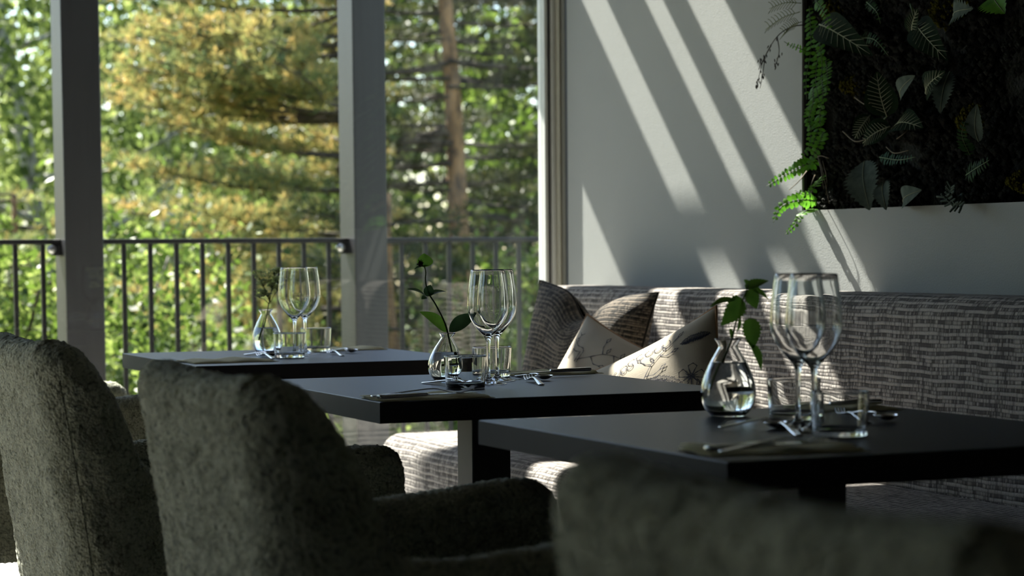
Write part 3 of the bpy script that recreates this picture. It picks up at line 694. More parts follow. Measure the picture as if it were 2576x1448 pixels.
def dense(P, d=.0012):
    out = []
    for a, b in zip(P, P[1:]):
        n = max(1, min(24, int(math.hypot(b[0]-a[0], b[1]-a[1])/d)))
        out += [(a[0]+(b[0]-a[0])*k/n, a[1]+(b[1]-a[1])*k/n) for k in range(n)]
    return out+[P[-1]]
def make_tumbler(label):
    t = thing('tumbler', label, 'glass', group='low water tumblers on the tables')
    V, Fc = lathe(dense(TUM), 56); mk('body', V, Fc, 'crystal', t); return t
def make_vase(label, H, R, level, lean):
    t = thing('bud_vase', label, 'vase')
    o = [(0, 0), (.55, 0), (.66, .02), (.90, .13), (1.0, .30), (.93, .48), (.70, .68), (.46, .83), (.36, .90), (.40, .95), (.50, 1.0)]
    th = .0016
    O = smoothprof([(r*R, z*H) for r, z in o], 4); I = [(max(0, r-th), z) for r, z in reversed(O) if z > .06*H]; I = [(O[-1][0]-th*.5, O[-1][1]+.0008)]+I+[(.5*R, .062*H), (0, .06*H)]
    def sh(V): return [(x+lean*(z/H)**2, y, z) for x, y, z in V]
    V, Fc = lathe(O+I, 48); mk('glass_body', sh(V), Fc, 'crystal', t)
    Wp = [(0, .064*H), (.48*R, .066*H)]+[(max(0, r-th-.0005), z) for r, z in O if .075*H < z < level*H]; rl = Wp[-1][0]; Wp += [(rl*.985, level*H), (0, level*H-.0006)]
    V, Fc = lathe(Wp, 48); mk('water', sh(V), Fc, 'water', t); return t
def strip(rows, n=7):
    """closed bar: rows of (x, z_mid, half width, half thickness)"""
    V, Fc = [], []
    for x, z, w_, h in rows:
        for k in range(8): a = math.pi/8+k*math.pi/4; V.append((x, w_*1.08*math.cos(a), z+h*1.08*math.sin(a)))
    for i in range(len(rows)-1):
        for k in range(8): Fc.append((i*8+k, i*8+(k+1) % 8, (i+1)*8+(k+1) % 8, (i+1)*8+k))
    Fc.append(tuple(range(7, -1, -1))); b = (len(rows)-1)*8; Fc.append(tuple(range(b, b+8))); return V, Fc
def rows_spline(P, n=4): return [(a.x, a.y, q.x, q.y) for a, q in zip(spline([(r[0], r[1], 0) for r in P], n), spline([(r[2], r[3], 0) for r in P], n))]
def make_fork(L, label, group):
    t = thing('fork', label, 'fork', group=group); s = L/.19
    V, Fc = strip(rows_spline([(0, .0022, .0045, .0014), (.004, .0022, .0068, .0016), (.03, .0045, .0064, .0016), (.08, .0100, .0036, .0015), (.112, .0120, .0031, .0015), (.128, .0092, .006, .0012), (.140, .0060, .0108, .0010), (.148, .0048, .0118, .0009)]))
    mk('handle', [(x*s, y*s, z*s) for x, y, z in V], Fc, 'steel', t)
    tn = rows_spline([(0, 0, .0016, .0009), (.014, -.001, .0015, .0009), (.032, .004, .0012, .0008), (.042, .0095, .0006, .0006)])
    tine = None
    for y in (-.0096, -.0032, .0032, .0096):
        if tine is None: V, Fc = strip([(x*s, z*s, w_*s, h*s) for x, z, w_, h in tn]); tine = mk('tine', V, Fc, 'steel', t); o = tine
        else: o = link('tine', tine.data, t)
        o.location = (.147*s, y*s, .0052*s)
    return t
def make_spoon(L, label, group):
    t = thing('spoon', label, 'spoon', group=group); s = L/.18
    V, Fc = strip(rows_spline([(0, .0022, .0045, .0014), (.004, .0022, .0066, .0016), (.03, .0045, .0062, .0016), (.08, .0100, .0034, .0015), (.112, .0125, .0029, .0014), (.130, .0105, .0035, .0012)]))
    mk('handle', [(x*s, y*s, z*s) for x, y, z in V], Fc, 'steel', t)
    V, Fc = [], []; n, m = 18, 6
    for side in (0, 1):
        for j in range(m+1):
            q = j/m
            for k in range(n): a = 2*math.pi*k/n; eg = 1+.10*math.cos(a); V.append(((.155+.027*q*math.cos(a))*s, .0185*q*math.sin(a)*(1-.10*math.cos(a))*s, (.0015+.0085*q*q+side*.0013)*s))
    b = (m+1)*n
    for side in (0, 1):
        for j in range(m):
            for k in range(n): f = (side*b+j*n+k, side*b+j*n+(k+1) % n, side*b+(j+1)*n+(k+1) % n, side*b+(j+1)*n+k); Fc.append(f if side else f[::-1])
    for k in range(n): Fc.append((m*n+k, m*n+(k+1) % n, b+m*n+(k+1) % n, b+m*n+k))
    mk('bowl', V, Fc, 'steel', t); return t
def make_knife(L, label, group):
    t = thing('knife', label, 'knife', group=group); s = L/.22
    V, Fc = strip(rows_spline([(0, .004, .004, .0030), (.004, .004, .0072, .0040), (.04, .004, .0070, .0038), (.09, .004, .0058, .0034), (.105, .004, .0052, .0030)])); mk('handle', [(x*s, y*s, z*s) for x, y, z in V], Fc, 'steel', t)
    V, Fc = strip(rows_spline([(.104, .003, .0055, .0016), (.115, .0028, .0088, .0011), (.16, .0026, .0098, .0009), (.20, .0024, .0080, .0008), (.217, .0022, .0030, .0006), (.22, .0022, .0008, .0004)])); mk('blade', [(x*s, y*s, z*s) for x, y, z in V], Fc, 'steel', t); return t
def make_napkin(label, p0, ax, L, W_, seed):
    """folded napkin: layers with a wavy free edge"""
    rng = random.Random(seed); t = thing('napkin', label, 'napkin', (p0.x, p0.y, TZ), math.atan2(ax.y, ax.x), group='folded cream napkins')
    for k in range(3):
        V, Fc, UV = [], [], []; n, m = 26, 8; ph = rng.uniform(0, 6)
        for sgn in (0, 1):
            for j in range(m+1):
                for i in range(n+1):
                    u, v = i/n, j/m; wv = (1-v)**2
                    rise = min(1., v/.22)**.7*(.75+.25*math.sin(u*13+ph)); z = .0006+(k*.0030+.0009*sgn)*rise+.0008*math.sin(u*5+ph)*k*.4*rise+(.0006*sgn)
                    V.append((u*(L-.004*k)+.003*math.sin(v*7+ph), v*(W_-.004*k)+.004*k-wv*.005*math.sin(u*11+ph), z+.0002))
        b = (n+1)*(m+1)
        for sgn in (0, 1):
            for j in range(m):
                for i in range(n): f = (sgn*b+j*(n+1)+i, sgn*b+j*(n+1)+i+1, sgn*b+(j+1)*(n+1)+i+1, sgn*b+(j+1)*(n+1)+i); Fc.append(f if sgn else f[::-1])
        rim = [j for j in range(n+1)]+[(n+1)*j+n for j in range(1, m+1)]+[(n+1)*m+i for i in range(n-1, -1, -1)]+[(n+1)*j for j in range(m-1, 0, -1)]
        for a, c in zip(rim, rim[1:]+rim[:1]): Fc.append((a, c, b+c, b+a))
        mk('fold', V, Fc, 'napkin', t)
    return t
TN = ['far', 'middle', 'front']
def tp(px, py, z=TZ): return on(2, z, px, py)
wine0 = tumb0 = None
WINE = [((742, 895), 0, 'left wine glass on the far table'), ((768, 890), 0, 'right wine glass on the far table'), ((1229, 966), 1, 'left wine glass on the middle table'), ((1251, 958), 1, 'right wine glass on the middle table, behind its pair'),
        ((2007, 1077), 2, 'left wine glass on the front table, behind its pair'), ((2047, 1085), 2, 'right wine glass on the front table')]
for (px, i, lab) in WINE:
    p = tp(*px)
    if wine0 is None: wine0 = make_wine('tall stemmed '+lab); wine0.location = p
    else: copy_tree(wine0, p, random.uniform(0, 6), 'tall stemmed '+lab)
TUMB = [((729, 900), 'low clear tumbler in front of the far wine glasses'), ((795, 884), 'low clear tumbler right of the far wine glasses'), ((1171, 977), 'low clear tumbler in front of the middle vase'), ((1238, 948), 'low clear tumbler behind the middle wine glasses'),
        ((2113, 1097), 'low clear tumbler in front of the right front wine glass'), ((1997, 1055), 'low clear tumbler behind the front wine glasses')]
for px, lab in TUMB:
    p = tp(*px)
    if tumb0 is None: tumb0 = make_tumbler(lab); tumb0.location = p
    else: copy_tree(tumb0, p, random.uniform(0, 6), lab)
VA = [((672, 889), .113, .038, .60, -.002, 'clear bud vase holding white umbel flowers on the far table'), ((1119, 955), .094, .0345, .60, .006, 'clear round bud vase with a leafy stem on the middle table'), ((1832, 1046), .119, .0425, .70, .000, 'clear pear shaped bud vase with nettle leaves on the front table')]
VP = []
for px, H, R, lv, ln, lab in VA:
    p = tp(*px); v = make_vase(lab, H, R, lv, ln); v.location = p; v.rotation_euler = (0, 0, -.40); VP.append((p, H))
# napkins: place by the corner nearest the camera
NAPK = [((497, 916), (703, 909), .13, 'napkin at the near left corner of the far table'), ((838, 884), (979, 879), .10, 'napkin at the window side of the far table'), ((963, 1011), (1242, 1001), .115, 'crumpled napkin at the near left corner of the middle table'), ((1302, 947), (1517, 940), .10, 'napkin at the banquette side of the middle table'),
        ((1795, 1151), (2185, 1136), .115, 'crumpled napkin at the near left corner of the front table'), ((2060, 1041), (2268, 1031), .10, 'napkin at the banquette side of the front table')]
for k, (a, b, w_, lab) in enumerate(NAPK):
    A, B = tp(*a), tp(*b); make_napkin('folded cream '+lab, A, B-A, min(.22, (B-A).length), w_, 5+k)
def lay(t, L, p0, p1, z0=TZ, z1=TZ, lift=.0003):
    A, B = tp(p0[0], p0[1], z0+.002), tp(p1[0], p1[1], z1); d = B-A; d.z = 0; t.location = (A.x, A.y, z0+lift); t.rotation_euler = (0, 0, math.atan2(d.y, d.x))
NZ = TZ+.0088
CUT = [('knife', .215, (952, 1001), (1268, 985), NZ, NZ, 'knife lying on the crumpled napkin of the middle table'), ('fork', .19, (934, 997), (1213, 960), NZ+.001, NZ+.022, 'fork lying on the crumpled napkin of the middle table'),
       ('fork', .165, (1186, 976), (1097, 934), TZ, TZ+.018, 'dessert fork beside the middle vase'), ('spoon', .165, (1065, 962), (1152, 972), TZ, TZ, 'dessert spoon beside the middle vase'),
       ('fork', .165, (1363, 967), (1272, 917), TZ, TZ+.018, 'dessert fork right of the middle wine glasses'), ('spoon', .165, (1300, 945), (1406, 961), TZ, TZ, 'dessert spoon right of the middle wine glasses'),
       ('knife', .215, (1484, 930), (1310, 941), NZ, NZ, 'knife on the napkin at the banquette side of the middle table'),
       ('knife', .215, (1778, 1132), (2050, 1117), NZ, NZ, 'knife lying on the crumpled napkin of the front table'), ('fork', .19, (1815, 1136), (2132, 1070), NZ+.001, NZ+.022, 'fork lying on the crumpled napkin of the front table'),
       ('spoon', .165, (2012, 1095), (1852, 1046), TZ, TZ, 'dessert spoon beside the front vase'), ('fork', .165, (1812, 1074), (2003, 1035), TZ+.003, TZ+.02, 'dessert fork crossing the spoon beside the front vase'),
       ('fork', .165, (2186, 1064), (2083, 1010), TZ, TZ+.018, 'dessert fork behind the front tumbler'), ('spoon', .165, (2125, 1040), (2268, 1066), TZ, TZ, 'dessert spoon right of the front tumbler'), ('knife', .215, (2214, 1013), (2050, 1024), NZ, NZ, 'knife on the napkin at the banquette side of the front table'),
       ('spoon', .16, (617, 891), (674, 897), TZ, TZ, 'dessert spoon beside the far vase'), ('fork', .16, (688, 901), (632, 875), TZ, TZ+.018, 'dessert fork beside the far vase'), ('fork', .16, (862, 894), (808, 868), TZ, TZ+.018, 'dessert fork right of the far wine glasses'), ('spoon', .16, (836, 881), (895, 889), TZ, TZ, 'dessert spoon right of the far wine glasses')]
for kind, L, a, b, z0, z1, lab in CUT:
    t = dict(fork=make_fork, spoon=make_spoon, knife=make_knife)[kind](L, 'steel '+lab, kind+'s laid on the tables'.replace('knifes', 'knives')); lay(t, L, a, b, z0, z1)

# ------------------------------------------------------------------ stems in the vases
def leaf_mesh(base, tip, width, n, bend=.12, fold=.25, shape=.8, serr=0., nu=12, flat=0.):
    """blade from base to tip; n = the way its upper face looks"""
    base, tip, n = Vector(base), Vector(tip), Vector(n); ax = tip-base; L = ax.length; ax.normalize(); sd_ = ax.cross(n).normalized(); up = sd_.cross(ax).normalized(); V, Fc = [], []; nv = 4
    for i in range(nu+1):
        t = i/nu; w_ = width/2*(math.sin(math.pi*min(1, t**shape)))**.8*(1+serr*(1 if i % 2 else -1)) if 0 < i < nu else width*.02
        c = base+ax*L*t+up*(bend*L*math.sin(math.pi*t))
        for j in range(-nv, nv+1): q = j/nv; V.append(c+sd_*w_*q+up*(fold*w_*abs(q)**1.5))
    m = 2*nv+1
    for i in range(nu):
        for j in range(m-1): Fc.append((i*m+j, i*m+j+1, (i+1)*m+j+1, (i+1)*m+j))
    return V, Fc
def leaf_curve(base, tip, n, bend, L2=None):
    base, tip, n = Vector(base), Vector(tip), Vector(n); ax = tip-base; L = ax.length; ax.normalize(); sd_ = ax.cross(n).normalized(); up = sd_.cross(ax).normalized(); return lambda t: base+ax*L*t+up*(bend*L*math.sin(math.pi*t)), sd_, up
TOCAM = -CF
def plane_y(Y): return lambda px, py, dy=0.: on(1, Y+dy, px, py)
# middle: one dark flower, opposite leaves
p, H = VP[1]; W1 = plane_y(p.y)
t = thing('flower_stem', 'leafy stem with one dark flower standing in the middle vase', 'flower', p)
def sub(V): return [Vector(v)-t.location for v in V]
pts = spline([W1(1146, 925), W1(1138, 890), W1(1128, 845), W1(1119, 812), W1(1097, 768), W1(1077, 735), W1(1070, 705), W1(1071, 685), W1(1067, 668)], 5); V, Fc = tube(pts, lambda q: .0022-.0010*q, 8); mk('stalk', sub(V), Fc, 'stem', t)
for b, e, w_, nn, mt in (((1123, 834), (1056, 784), .030, (-.2, -.7, .7), 'table_leaf'), ((1130, 834), (1196, 790), .030, (.3, -.7, .7), 'table_leaf_dark'), ((1073, 748), (1023, 727), .020, (0, -.35, .9), 'table_leaf_dark'), ((1076, 745), (1122, 733), .020, (0, -.3, .95), 'table_leaf_dark'), ((1073, 745), (1083, 716), .022, (0, -.9, .3), 'table_leaf_dark'), ((1066, 672), (1067, 637), .034, (0, -1., .1), 'table_leaf'), ((1077, 668), (1042, 677), .011, (0, -.4, .9), 'table_leaf_dark'), ((1074, 748), (1060, 752), .014, (0, -.5, .8), 'table_leaf_dark')):
    V, Fc = leaf_mesh(W1(*b), W1(*e), w_, nn, .10, .22); mk('leaf', sub(V), Fc, mt, t)
mb = MB(); c = W1(1057, 662, -.006)
for k in range(34):
    d = Vector(np.random.default_rng(k).normal(0, 1, 3)).normalized(); mb.add(tube([c, c+d*.0045, c+d*.0078], lambda q: .0012*(1-.5*q), 5))
o = mb.build('flower_head', 'petal_dark', t, kind='stuff'); o.data.transform(Matrix.Translation(-t.location))
# front: toothed leaves
p, H = VP[2]; W2 = plane_y(p.y)
t = thing('nettle_stem', 'green stem with toothed leaves standing in the front vase', 'plant', p)
pts = spline([W2(1790, 985), W2(1815, 915), W2(1838, 862), W2(1850, 815), W2(1862, 770), W2(1876, 735), W2(1882, 715)], 5); V, Fc = tube(pts, lambda q: .0021-.0010*q, 8); mk('stalk', sub(V), Fc, 'stem', t)
pts = spline([W2(1840, 855), W2(1862, 848), W2(1885, 862), W2(1893, 875)], 4); V, Fc = tube(pts, .0008, 6); mk('twig', sub(V), Fc, 'stem', t)
for b, e, w_, nn in (((1864, 748), (1814, 818), .036, (.15, -1., .1)), ((1885, 800), (1893, 878), .030, (-.2, -.9, .3)), ((1892, 866), (1915, 932), .018, (.3, -.9, .2)), ((1876, 726), (1934, 706), .022, (0, -.5, .85)), ((1882, 728), (1903, 776), .024, (-.2, -.95, .1)), ((1890, 724), (1936, 758), .018, (.5, -.6, .5)), ((1846, 752), (1786, 772), .018, (0, -.4, .9)), ((1880, 712), (1871, 703), .008, (0, -.9, .3)), ((1860, 800), (1853, 836), .010, (.4, -.8, .2)), ((1837, 826), (1838, 850), .008, (.2, -.8, .1))):
    V, Fc = leaf_mesh(W2(*b), W2(*e), w_, nn, .08, .18, .62, .10, 18); mk('leaf', sub(V), Fc, 'table_leaf', t)
# far: umbels
p, H = VP[0]; W3 = plane_y(p.y)
t = thing('umbel_stem', 'feathery white umbel flowers standing in the far vase', 'flower', p)
pts = spline([W3(655, 855), W3(668, 805), W3(676, 765), W3(680, 748)], 5); V, Fc = tube(pts, lambda q: .0018-.0006*q, 8); mk('stalk', sub(V), Fc, 'stem', t)
heads = [((658, 688), 20), ((690, 680), 12), ((662, 706), 14), ((684, 712), 12), ((700, 700), 12), ((660, 730), 9), ((672, 738), 7), ((698, 722), 8), ((652, 742), 6), ((702, 676), 8)]
stm = MB(); fl = MB(); rr = random.Random(4)
for (hx, hy), s_ in heads:
    base = W3(rr.uniform(673, 682), rr.uniform(745, 765)); hub = W3(hx, hy+s_*1.1, rr.uniform(-.015, .015)); stm.add(tube(spline([base, base.lerp(hub, .5)+Vector((0, 0, .004)), hub], 3), .0009, 5))
    for k in range(18):
        q = W3(hx+rr.uniform(-1, 1)*s_, hy+rr.uniform(-.35, .45)*s_); q.y += rr.uniform(-.015, .015); stm.add(tube([hub, hub.lerp(q, .6), q], .0005, 4))
        for m in range(9):
            c = q+Vector((rr.gauss(0, .0026), rr.gauss(0, .0026), rr.gauss(0, .0012))); s2 = rr.uniform(.0012, .0022)
            b = len(fl.V); fl.V += [tuple(c+Vector(d)*s2) for d in ((1, 0, 0), (-1, 0, 0), (0, 1, 0), (0, -1, 0), (0, 0, 1), (0, 0, -1))]; fl.F += [tuple(b+i for i in f) for f in ((0, 2, 4), (2, 1, 4), (1, 3, 4), (3, 0, 4), (2, 0, 5), (1, 2, 5), (3, 1, 5), (0, 3, 5))]
for mb_, nm, mt in ((stm, 'stemlets', 'stem'), (fl, 'florets', 'umbel')): o = mb_.build(nm, mt, t, kind='stuff'); o.data.transform(Matrix.Translation(-t.location))

# ------------------------------------------------------------------ the plant panel in the wall
PX = WX+RD
def clump_mesh(cy, cz, ry, rz, depth, n, size, seed):
    """cushion of moss: crowd of small bumps"""
    rng = np.random.default_rng(seed); V, Fc = [], []
    ico = [(1, 0, 0), (-1, 0, 0), (0, 1, 0), (0, -1, 0), (0, 0, 1), (0, 0, -1)]; fi = ((0, 2, 4), (2, 1, 4), (1, 3, 4), (3, 0, 4), (2, 0, 5), (1, 2, 5), (3, 1, 5), (0, 3, 5))
    for k in range(n):
        a = rng.uniform(0, 6.283); q = math.sqrt(rng.uniform(0, 1)); d = depth*(1-q*q*.8)*rng.uniform(.6, 1.05); c = (PX-d, cy+ry*q*math.cos(a), cz+rz*q*math.sin(a)); s = size*rng.uniform(.6, 1.5); b = len(V)
        V += [(c[0]+x*s, c[1]+y*s, c[2]+z*s) for x, y, z in ico]; Fc += [tuple(b+i for i in f) for f in fi]
    return V, Fc
pan = thing('living_wall_panel', 'dark moss panel set into the grey wall behind the plants', 'plant wall', (PX-.01, (RY0+RY1)/2, RZ0))
def rel(V, t_): return [Vector(v)-t_.location for v in V]
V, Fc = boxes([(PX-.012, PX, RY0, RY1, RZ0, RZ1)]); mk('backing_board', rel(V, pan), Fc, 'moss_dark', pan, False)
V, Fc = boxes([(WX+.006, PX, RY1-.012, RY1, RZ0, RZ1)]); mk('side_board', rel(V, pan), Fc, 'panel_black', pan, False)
mb = MB(); rr = random.Random(3)
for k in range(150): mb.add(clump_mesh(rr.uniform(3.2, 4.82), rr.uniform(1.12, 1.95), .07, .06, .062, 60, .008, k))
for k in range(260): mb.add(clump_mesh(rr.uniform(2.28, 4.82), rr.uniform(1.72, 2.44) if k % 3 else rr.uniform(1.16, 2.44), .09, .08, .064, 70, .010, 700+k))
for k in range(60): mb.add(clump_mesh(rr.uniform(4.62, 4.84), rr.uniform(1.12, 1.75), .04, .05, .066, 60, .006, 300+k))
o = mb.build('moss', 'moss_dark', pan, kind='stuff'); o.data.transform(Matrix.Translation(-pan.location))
def wp(px, py, X=WX-.01): return on(0, X, px, py)
for k, ((px, py), ry, rz, lab) in enumerate((((2108, 215), .035, .035, 'yellow green moss clump beside the hanging fern'), ((2405, 300), .07, .045, 'yellow green moss clump in the middle of the plant panel'), ((2345, 20), .10, .05, 'yellow green moss clump at the top of the plant panel'), ((2530, 455), .06, .03, 'dull yellow moss clump near the panel bottom'), ((2060, 30), .05, .05, 'olive moss tuft at the upper left panel corner'))):
    c = wp(px, py); V, Fc = clump_mesh(c.y, c.z, ry, rz, .075, 420, .0042, 200+k); t = thing('moss_clump', lab, 'moss', (PX-.03, c.y, c.z), group='coloured moss clumps'); mk('moss', rel(V, t), Fc, 'moss_yellow', t, True, None, 'stuff')
def veined(label, base, tip, wd, n, X0=WX-.005, X1=WX-.04, shape=.68, stalk=None):
    b, e = wp(*base, X0), wp(*tip, X1); t = thing('veined_leaf', label, 'leaf', b, group='veined leaves in the plant panel')
    V, Fc = leaf_mesh(b, e, wd, n, .10, .20, shape, 0, 16); mk('blade', rel(V, t), Fc, 'veined_green', t)
    mid, sd_, up = leaf_curve(b, e, n, .10); L = (e-b).length; mb = MB()
    mb.add(tube([mid(q)+up*.0012 for q in np.linspace(0, .97, 12)], lambda q: .0021-.0014*q, 5))
    for k in range(9):
        q = .08+.09*k; w_ = wd/2*math.sin(math.pi*q**shape)**.8*.86; c = mid(q)
        for sg in (-1, 1):
            f = lambda r_, sg=sg, q=q, w_=w_: mid(min(1, q+.16*r_))+sd_*sg*w_*r_+up*(.20*w_*r_**1.5+.0012)
            mb.add(tube([f(r_) for r_ in (0, .3, .6, .85)], lambda u: .0010-.0006*u, 4))
    o = mb.build('veins', 'vein', t, kind='stuff'); o.data.transform(Matrix.Translation(-t.location))
    if stalk: V, Fc = tube(spline([b, wp(*stalk, WX+.01), wp(stalk[0]+10, stalk[1]+20, WX+.04)], 3), .0018, 6); mk('stalk', rel(V, t), Fc, 'stem', t)
NC = (-.8, -.55, .15)
veined('large veined leaf pointing right at the top left of the plant panel', (2062, 62), (2195, 140), .085, (-.8, -.5, .3))
veined('veined leaf with a broad blade at the top middle of the panel', (2305, 60), (2384, 152), .075, NC, stalk=(2290, 10))
veined('small folded veined leaf above its broad neighbour', (2298, 92), (2310, 20), .045, NC)
veined('pale veined upright leaf in the middle of the panel', (2232, 292), (2206, 180), .085, NC, stalk=(2215, 310))
veined('drooping veined leaf below the pale upright one', (2240, 318), (2170, 362), .07, (-.7, -.5, .5))
veined('veined leaf pointing right below the pale upright one', (2250, 320), (2322, 322), .075, (-.7, -.5, .5))
veined('dark veined leaf at the left under the moss twigs', (2190, 290), (2150, 350), .05, NC)
veined('dim veined leaf right of the pale upright one', (2330, 235), (2378, 180), .06, NC)
def silver(label, base, tip, wd, serr=.16, mat='silver_leaf', n=NC, shape=.95, X0=WX+.0, X1=WX-.045):
    b, e = wp(*base, X0), wp(*tip, X1); t = thing('grey_leaf', label, 'leaf', b, group='grey and silver leaves in the plant panel'); V, Fc = leaf_mesh(b, e, wd, n, .12, .25, shape, serr, 26); mk('blade', rel(V, t), Fc, mat, t)
    mid, sd_, up = leaf_curve(b, e, n, .12); V, Fc = tube([mid(q)+up*.001 for q in np.linspace(0, .97, 10)], lambda q: .0013-.0008*q, 5); mk('midrib', rel(V, t), Fc, 'vein', t)
silver('large ridged grey leaf hanging at the bottom of the panel', (2175, 405), (2188, 528), .085, .14)
silver('ridged grey leaf half hidden beside the large one', (2225, 455), (2230, 528), .045, .14)
silver('silver toothed leaf hanging right of the pale upright one', (2390, 180), (2365, 285), .05, .2)
silver('smooth silver leaf standing at the right of the panel', (2462, 355), (2458, 262), .045, .05)
silver('rounded grey leaf at the panel bottom', (2275, 512), (2318, 478), .05, .0)
silver('grey oval leaf beside the pale veined leaf', (2268, 248), (2302, 190), .045, .0)
silver('olive leaf at the upper right of the panel', (2500, -10), (2528, 34), .07, .18, 'fern_bright')
silver('small silver leaf at the top right of the panel', (2400, 45), (2448, 22), .05, .3)
def frond_mesh(pts, ll, wd, n, up_n, taper=.35, curl=0.):
    """leaflets in pairs along a curved midrib"""
    P = spline(pts, 8); m = len(P); V, Fc = [], []; rr = random.Random(len(pts)+int(ll*1e4))
    acc = [0.]
    for a, b in zip(P, P[1:]): acc.append(acc[-1]+(b-a).length)
    for k in range(n):
        s = acc[-1]*(.04+.95*k/n); i = max(j for j in range(m) if acc[j] <= s); i = min(i, m-2); q = (s-acc[i])/max(1e-9, acc[i+1]-acc[i]); c = P[i].lerp(P[i+1], q); tg = (P[i+1]-P[i]).normalized(); u_ = Vector(up_n); sd_ = tg.cross(u_).normalized(); un = sd_.cross(tg)
        f = 1-(1-taper)*(k/n)**1.6; f *= min(1, .55+k/n*3)
        for sg in (-1, 1):
            d = (sd_*sg+tg*.28+un*rr.uniform(-.25, .35)).normalized(); w_ = d.cross(un).normalized(); l = ll*f*rr.uniform(.88, 1.1); hw = wd*f*.5; b0 = len(V)
            ring = [(0, .15), (.18, .75), (.45, 1), (.75, .8), (1, .0)]
            for x, y in ring: V.append(c+d*l*x+w_*hw*y+un*.10*l*x*x*(-1)); V.append(c+d*l*x+un*(.12*hw-.10*l*x*x)); V.append(c+d*l*x-w_*hw*y+un*.10*l*x*x*(-1))
            for j in range(4):
                for e in (0, 1): Fc.append((b0+3*j+e, b0+3*j+e+1, b0+3*j+e+4, b0+3*j+e+3))
    return V, Fc, P
def fern(label, fronds, mat='fern_bright', name='fern', cat='fern', group='ferns in the plant panel'):
    b = Vector(fronds[0][0][0]); t = thing(name, label, cat, b, group=group)
    for pts, ll, wd, n in fronds:
        V, Fc, P = frond_mesh(pts, ll*.82, wd*.92, int(n*1.0), NC); o = mk('frond_leaflets', rel(V, t), Fc, mat, t, True, None, 'stuff'); V, Fc = tube(P, lambda q: .0013-.0007*q, 6); mk('midrib', rel(V, t), Fc, 'stem', t)
A = WX-.02
fern('bright green fern hanging from the left edge of the panel, tips in sunlight', [
    ([wp(2062, 405, WX+.01), wp(2025, 415, A-.02), wp(1975, 440, A-.05), wp(1928, 468, A-.08)], .030, .017, 15),
    ([wp(2058, 505, WX+.02), wp(2010, 503, A-.02), wp(1965, 520, A-.06), wp(1945, 560, A-.08)], .030, .019, 12),
    ([wp(2055, 525, WX+.02), wp(2020, 535, A-.03), wp(2000, 565, A-.06), wp(1974, 590, A-.07)], .022, .015, 15),
    ([wp(2066, 270, WX), wp(2058, 325, A-.02), wp(2040, 370, A-.04), wp(2012, 400, A-.06)], .028, .015, 15),
    ([wp(2070, 440, WX+.02), wp(2050, 470, A-.03), wp(2030, 490, A-.04), wp(1998, 478, A-.06)], .026, .015, 11)])
fern('green fern draping down the upper left edge of the panel', [
    ([wp(2036, 15, WX+.01), wp(2040, 120, A-.02), wp(2028, 200, A-.04), wp(2030, 250, A-.05)], .024, .016, 16),
    ([wp(2062, 120, WX), wp(2052, 190, A-.03), wp(2058, 240, A-.05), wp(2072, 275, A-.05)], .026, .019, 13),
    ([wp(2078, 150, WX), wp(2082, 200, A-.03), wp(2078, 240, A-.04)], .024, .016, 10),
    ([wp(2045, 210, WX), wp(2045, 260, A-.03), wp(2035, 300, A-.04), wp(2042, 330, A-.04)], .024, .016, 12),
    ([wp(2030, 130, WX), wp(2012, 122, A-.03), wp(1985, 112, A-.04), wp(1972, 104, A-.05)], .016, .010, 10),
    ([wp(2050, 60, WX), wp(2062, 110, A-.03), wp(2068, 170, A-.04), wp(2060, 215, A-.05)], .026, .018, 14),
    ([wp(2066, 190, WX), wp(2070, 240, A-.03), wp(2062, 290, A-.04), wp(2066, 330, A-.04)], .026, .018, 13),
    ([wp(2052, 240, WX), wp(2036, 290, A-.03), wp(2040, 340, A-.04), wp(2030, 390, A-.05)], .026, .017, 14),
    ([wp(2072, 330, WX), wp(2060, 365, A-.02), wp(2045, 395, A-.03), wp(2030, 430, A-.04)], .026, .017, 12),
    ([wp(2050, 0, WX), wp(2066, 20, A-.02), wp(2082, 50, A-.03), wp(2088, 85, A-.03)], .024, .015, 12)], group='ferns in the plant panel')
fern('dark fern arching below the large veined leaf', [([wp(2160, 95), wp(2200, 100, A-.03), wp(2235, 140, A-.04)], .022, .012, 14)], 'fern_dark')
fern('teal green fern frond low in the middle of the panel', [([wp(2212, 395), wp(2260, 402, A-.03), wp(2302, 395, A-.04)], .022, .013, 13)], 'fern_teal')
fern('dark fern frond at the right of the panel', [([wp(2430, 440), wp(2460, 420, A-.03), wp(2490, 402, A-.04)], .030, .014, 12), ([wp(2440, 390), (wp(2420, 340, A-.03)), wp(2430, 300, A-.03)], .026, .012, 10)], 'fern_dark')
fern('small dark fern at the top of the panel', [([wp(2180, 5), wp(2205, 30, A-.03), wp(2215, 60, A-.03)], .02, .011, 12)], 'fern_dark')
# dusty miller: lobed silver sprig, feathery asparagus, dry seed stalk, bare twigs
def sprig(name, label, stems, mat, r, cat='plant'):
    b = Vector(stems[0][0]); t = thing(name, label, cat, b, group=None)
    for S in stems: V, Fc = tube(spline(S, 5), lambda q: r*(1-.55*q)+.0002, 6); mk('stem', rel(V, t), Fc, mat, t)
    return t
rr = random.Random(8); st = []
for k in range(9):
    a = 2.2+k*.28; bx, by = 2405+k*2, 505-k*2; ex, ey = bx+55*math.cos(a)*rr.uniform(.6, 1), by-62*math.sin(a)*rr.uniform(.7, 1); st.append([wp(bx, by), wp((bx+ex)/2+4, (by+ey)/2, A-.02), wp(ex, ey, A-.03)])
    mx, my = bx+(ex-bx)*.6, by+(ey-by)*.6; st.append([wp(mx, my, A-.02), wp(mx+12, my-10, A-.03)]); st.append([wp(mx, my, A-.02), wp(mx-11, my-9, A-.03)])
sprig('dusty_miller', 'silver branching sprig at the bottom of the plant panel', st, 'silver_leaf', .0045)
st = []
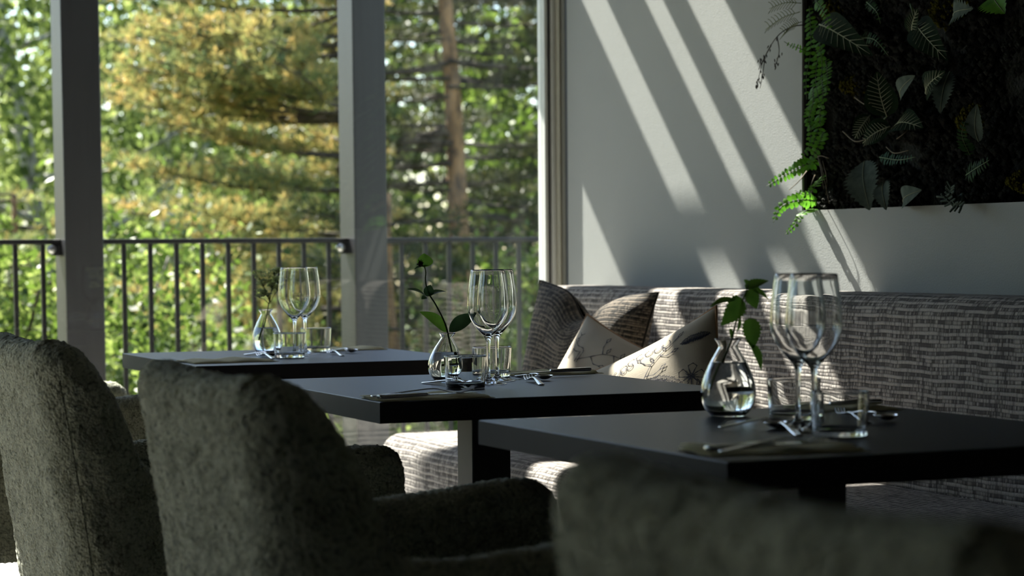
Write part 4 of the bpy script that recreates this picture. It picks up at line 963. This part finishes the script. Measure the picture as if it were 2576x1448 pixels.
for (x0, y0, x1, y1) in ((2015, 8, 1935, 22), (2012, 30, 1925, 75), (2016, 55, 1968, 90), (2010, -5, 1950, -30)):
    st.append([wp(x0, y0, WX), wp((x0+x1)/2, (y0+y1)/2-8, A-.02), wp(x1, y1, A-.04)])
    for k in range(9):
        q = .15+.09*k; cx, cy = x0+(x1-x0)*q, y0+(y1-y0)*q-8*math.sin(math.pi*q)
        for sg in (-1, 1): st.append([wp(cx, cy, A-.02-.02*q), wp(cx-7, cy+sg*9, A-.025), wp(cx-13, cy+sg*15+3, A-.03)])
sprig('asparagus_fern', 'feathery olive sprig at the top left edge of the panel', st, 'twig_olive', .0008)
st = [[wp(2030, 62, WX), wp(1990, 68, A-.02), wp(1955, 92, A-.05), wp(1925, 140, A-.06), wp(1912, 180, A-.06), wp(1904, 225, A-.06)], [wp(1955, 92, A-.05), wp(1960, 130, A-.05), wp(1950, 165, A-.05)], [wp(1940, 115, A-.05), wp(1920, 150, A-.05), wp(1908, 175, A-.05)], [wp(1925, 140, A-.06), wp(1918, 190, A-.06), wp(1912, 222, A-.06)]]
t = sprig('dry_seed_stalk', 'dry drooping stalk with dark seeds left of the panel', st, 'twig_dark', .0012)
mb = MB()
for k in range(46):
    S = st[k % 4]; q = rr.uniform(.35, 1); i = min(len(S)-2, int(q*(len(S)-1))); c = S[i].lerp(S[i+1], q*(len(S)-1)-i)+Vector((rr.gauss(0, .004), rr.gauss(0, .006), rr.gauss(0, .004))); d = Vector((rr.gauss(0, .3), rr.gauss(0, .3), -1)).normalized()
    mb.add(tube([c-d*.004, c, c+d*.005], lambda u: .0018*math.sin(math.pi*(.1+.8*u)), 5))
o = mb.build('seeds', 'twig_dark', t, kind='stuff'); o.data.transform(Matrix.Translation(-t.location))
st = []
for (a, b, c) in (((2062, 400), (2072, 440), (2086, 512)), ((2058, 395), (2066, 430), (2072, 475)), ((2030, 430), (2010, 455), (1985, 478)), ((2040, 405), (2062, 392), (2085, 398)), ((2150, 245), (2175, 262), (2190, 258)), ((2120, 330), (2150, 355), (2180, 350)), ((2050, 440), (2040, 470), (2045, 500)), ((2070, 405), (2080, 450), (2078, 490)), ((2300, 300), (2280, 330), (2255, 350)), ((2230, 370), (2250, 385), (2285, 378))): st.append([wp(*a, WX+.0), wp(*b, A-.02), wp(*c, A-.03)])
sprig('bare_twigs', 'tangle of bare beige twigs at the left of the panel', st, 'twig', .0014)
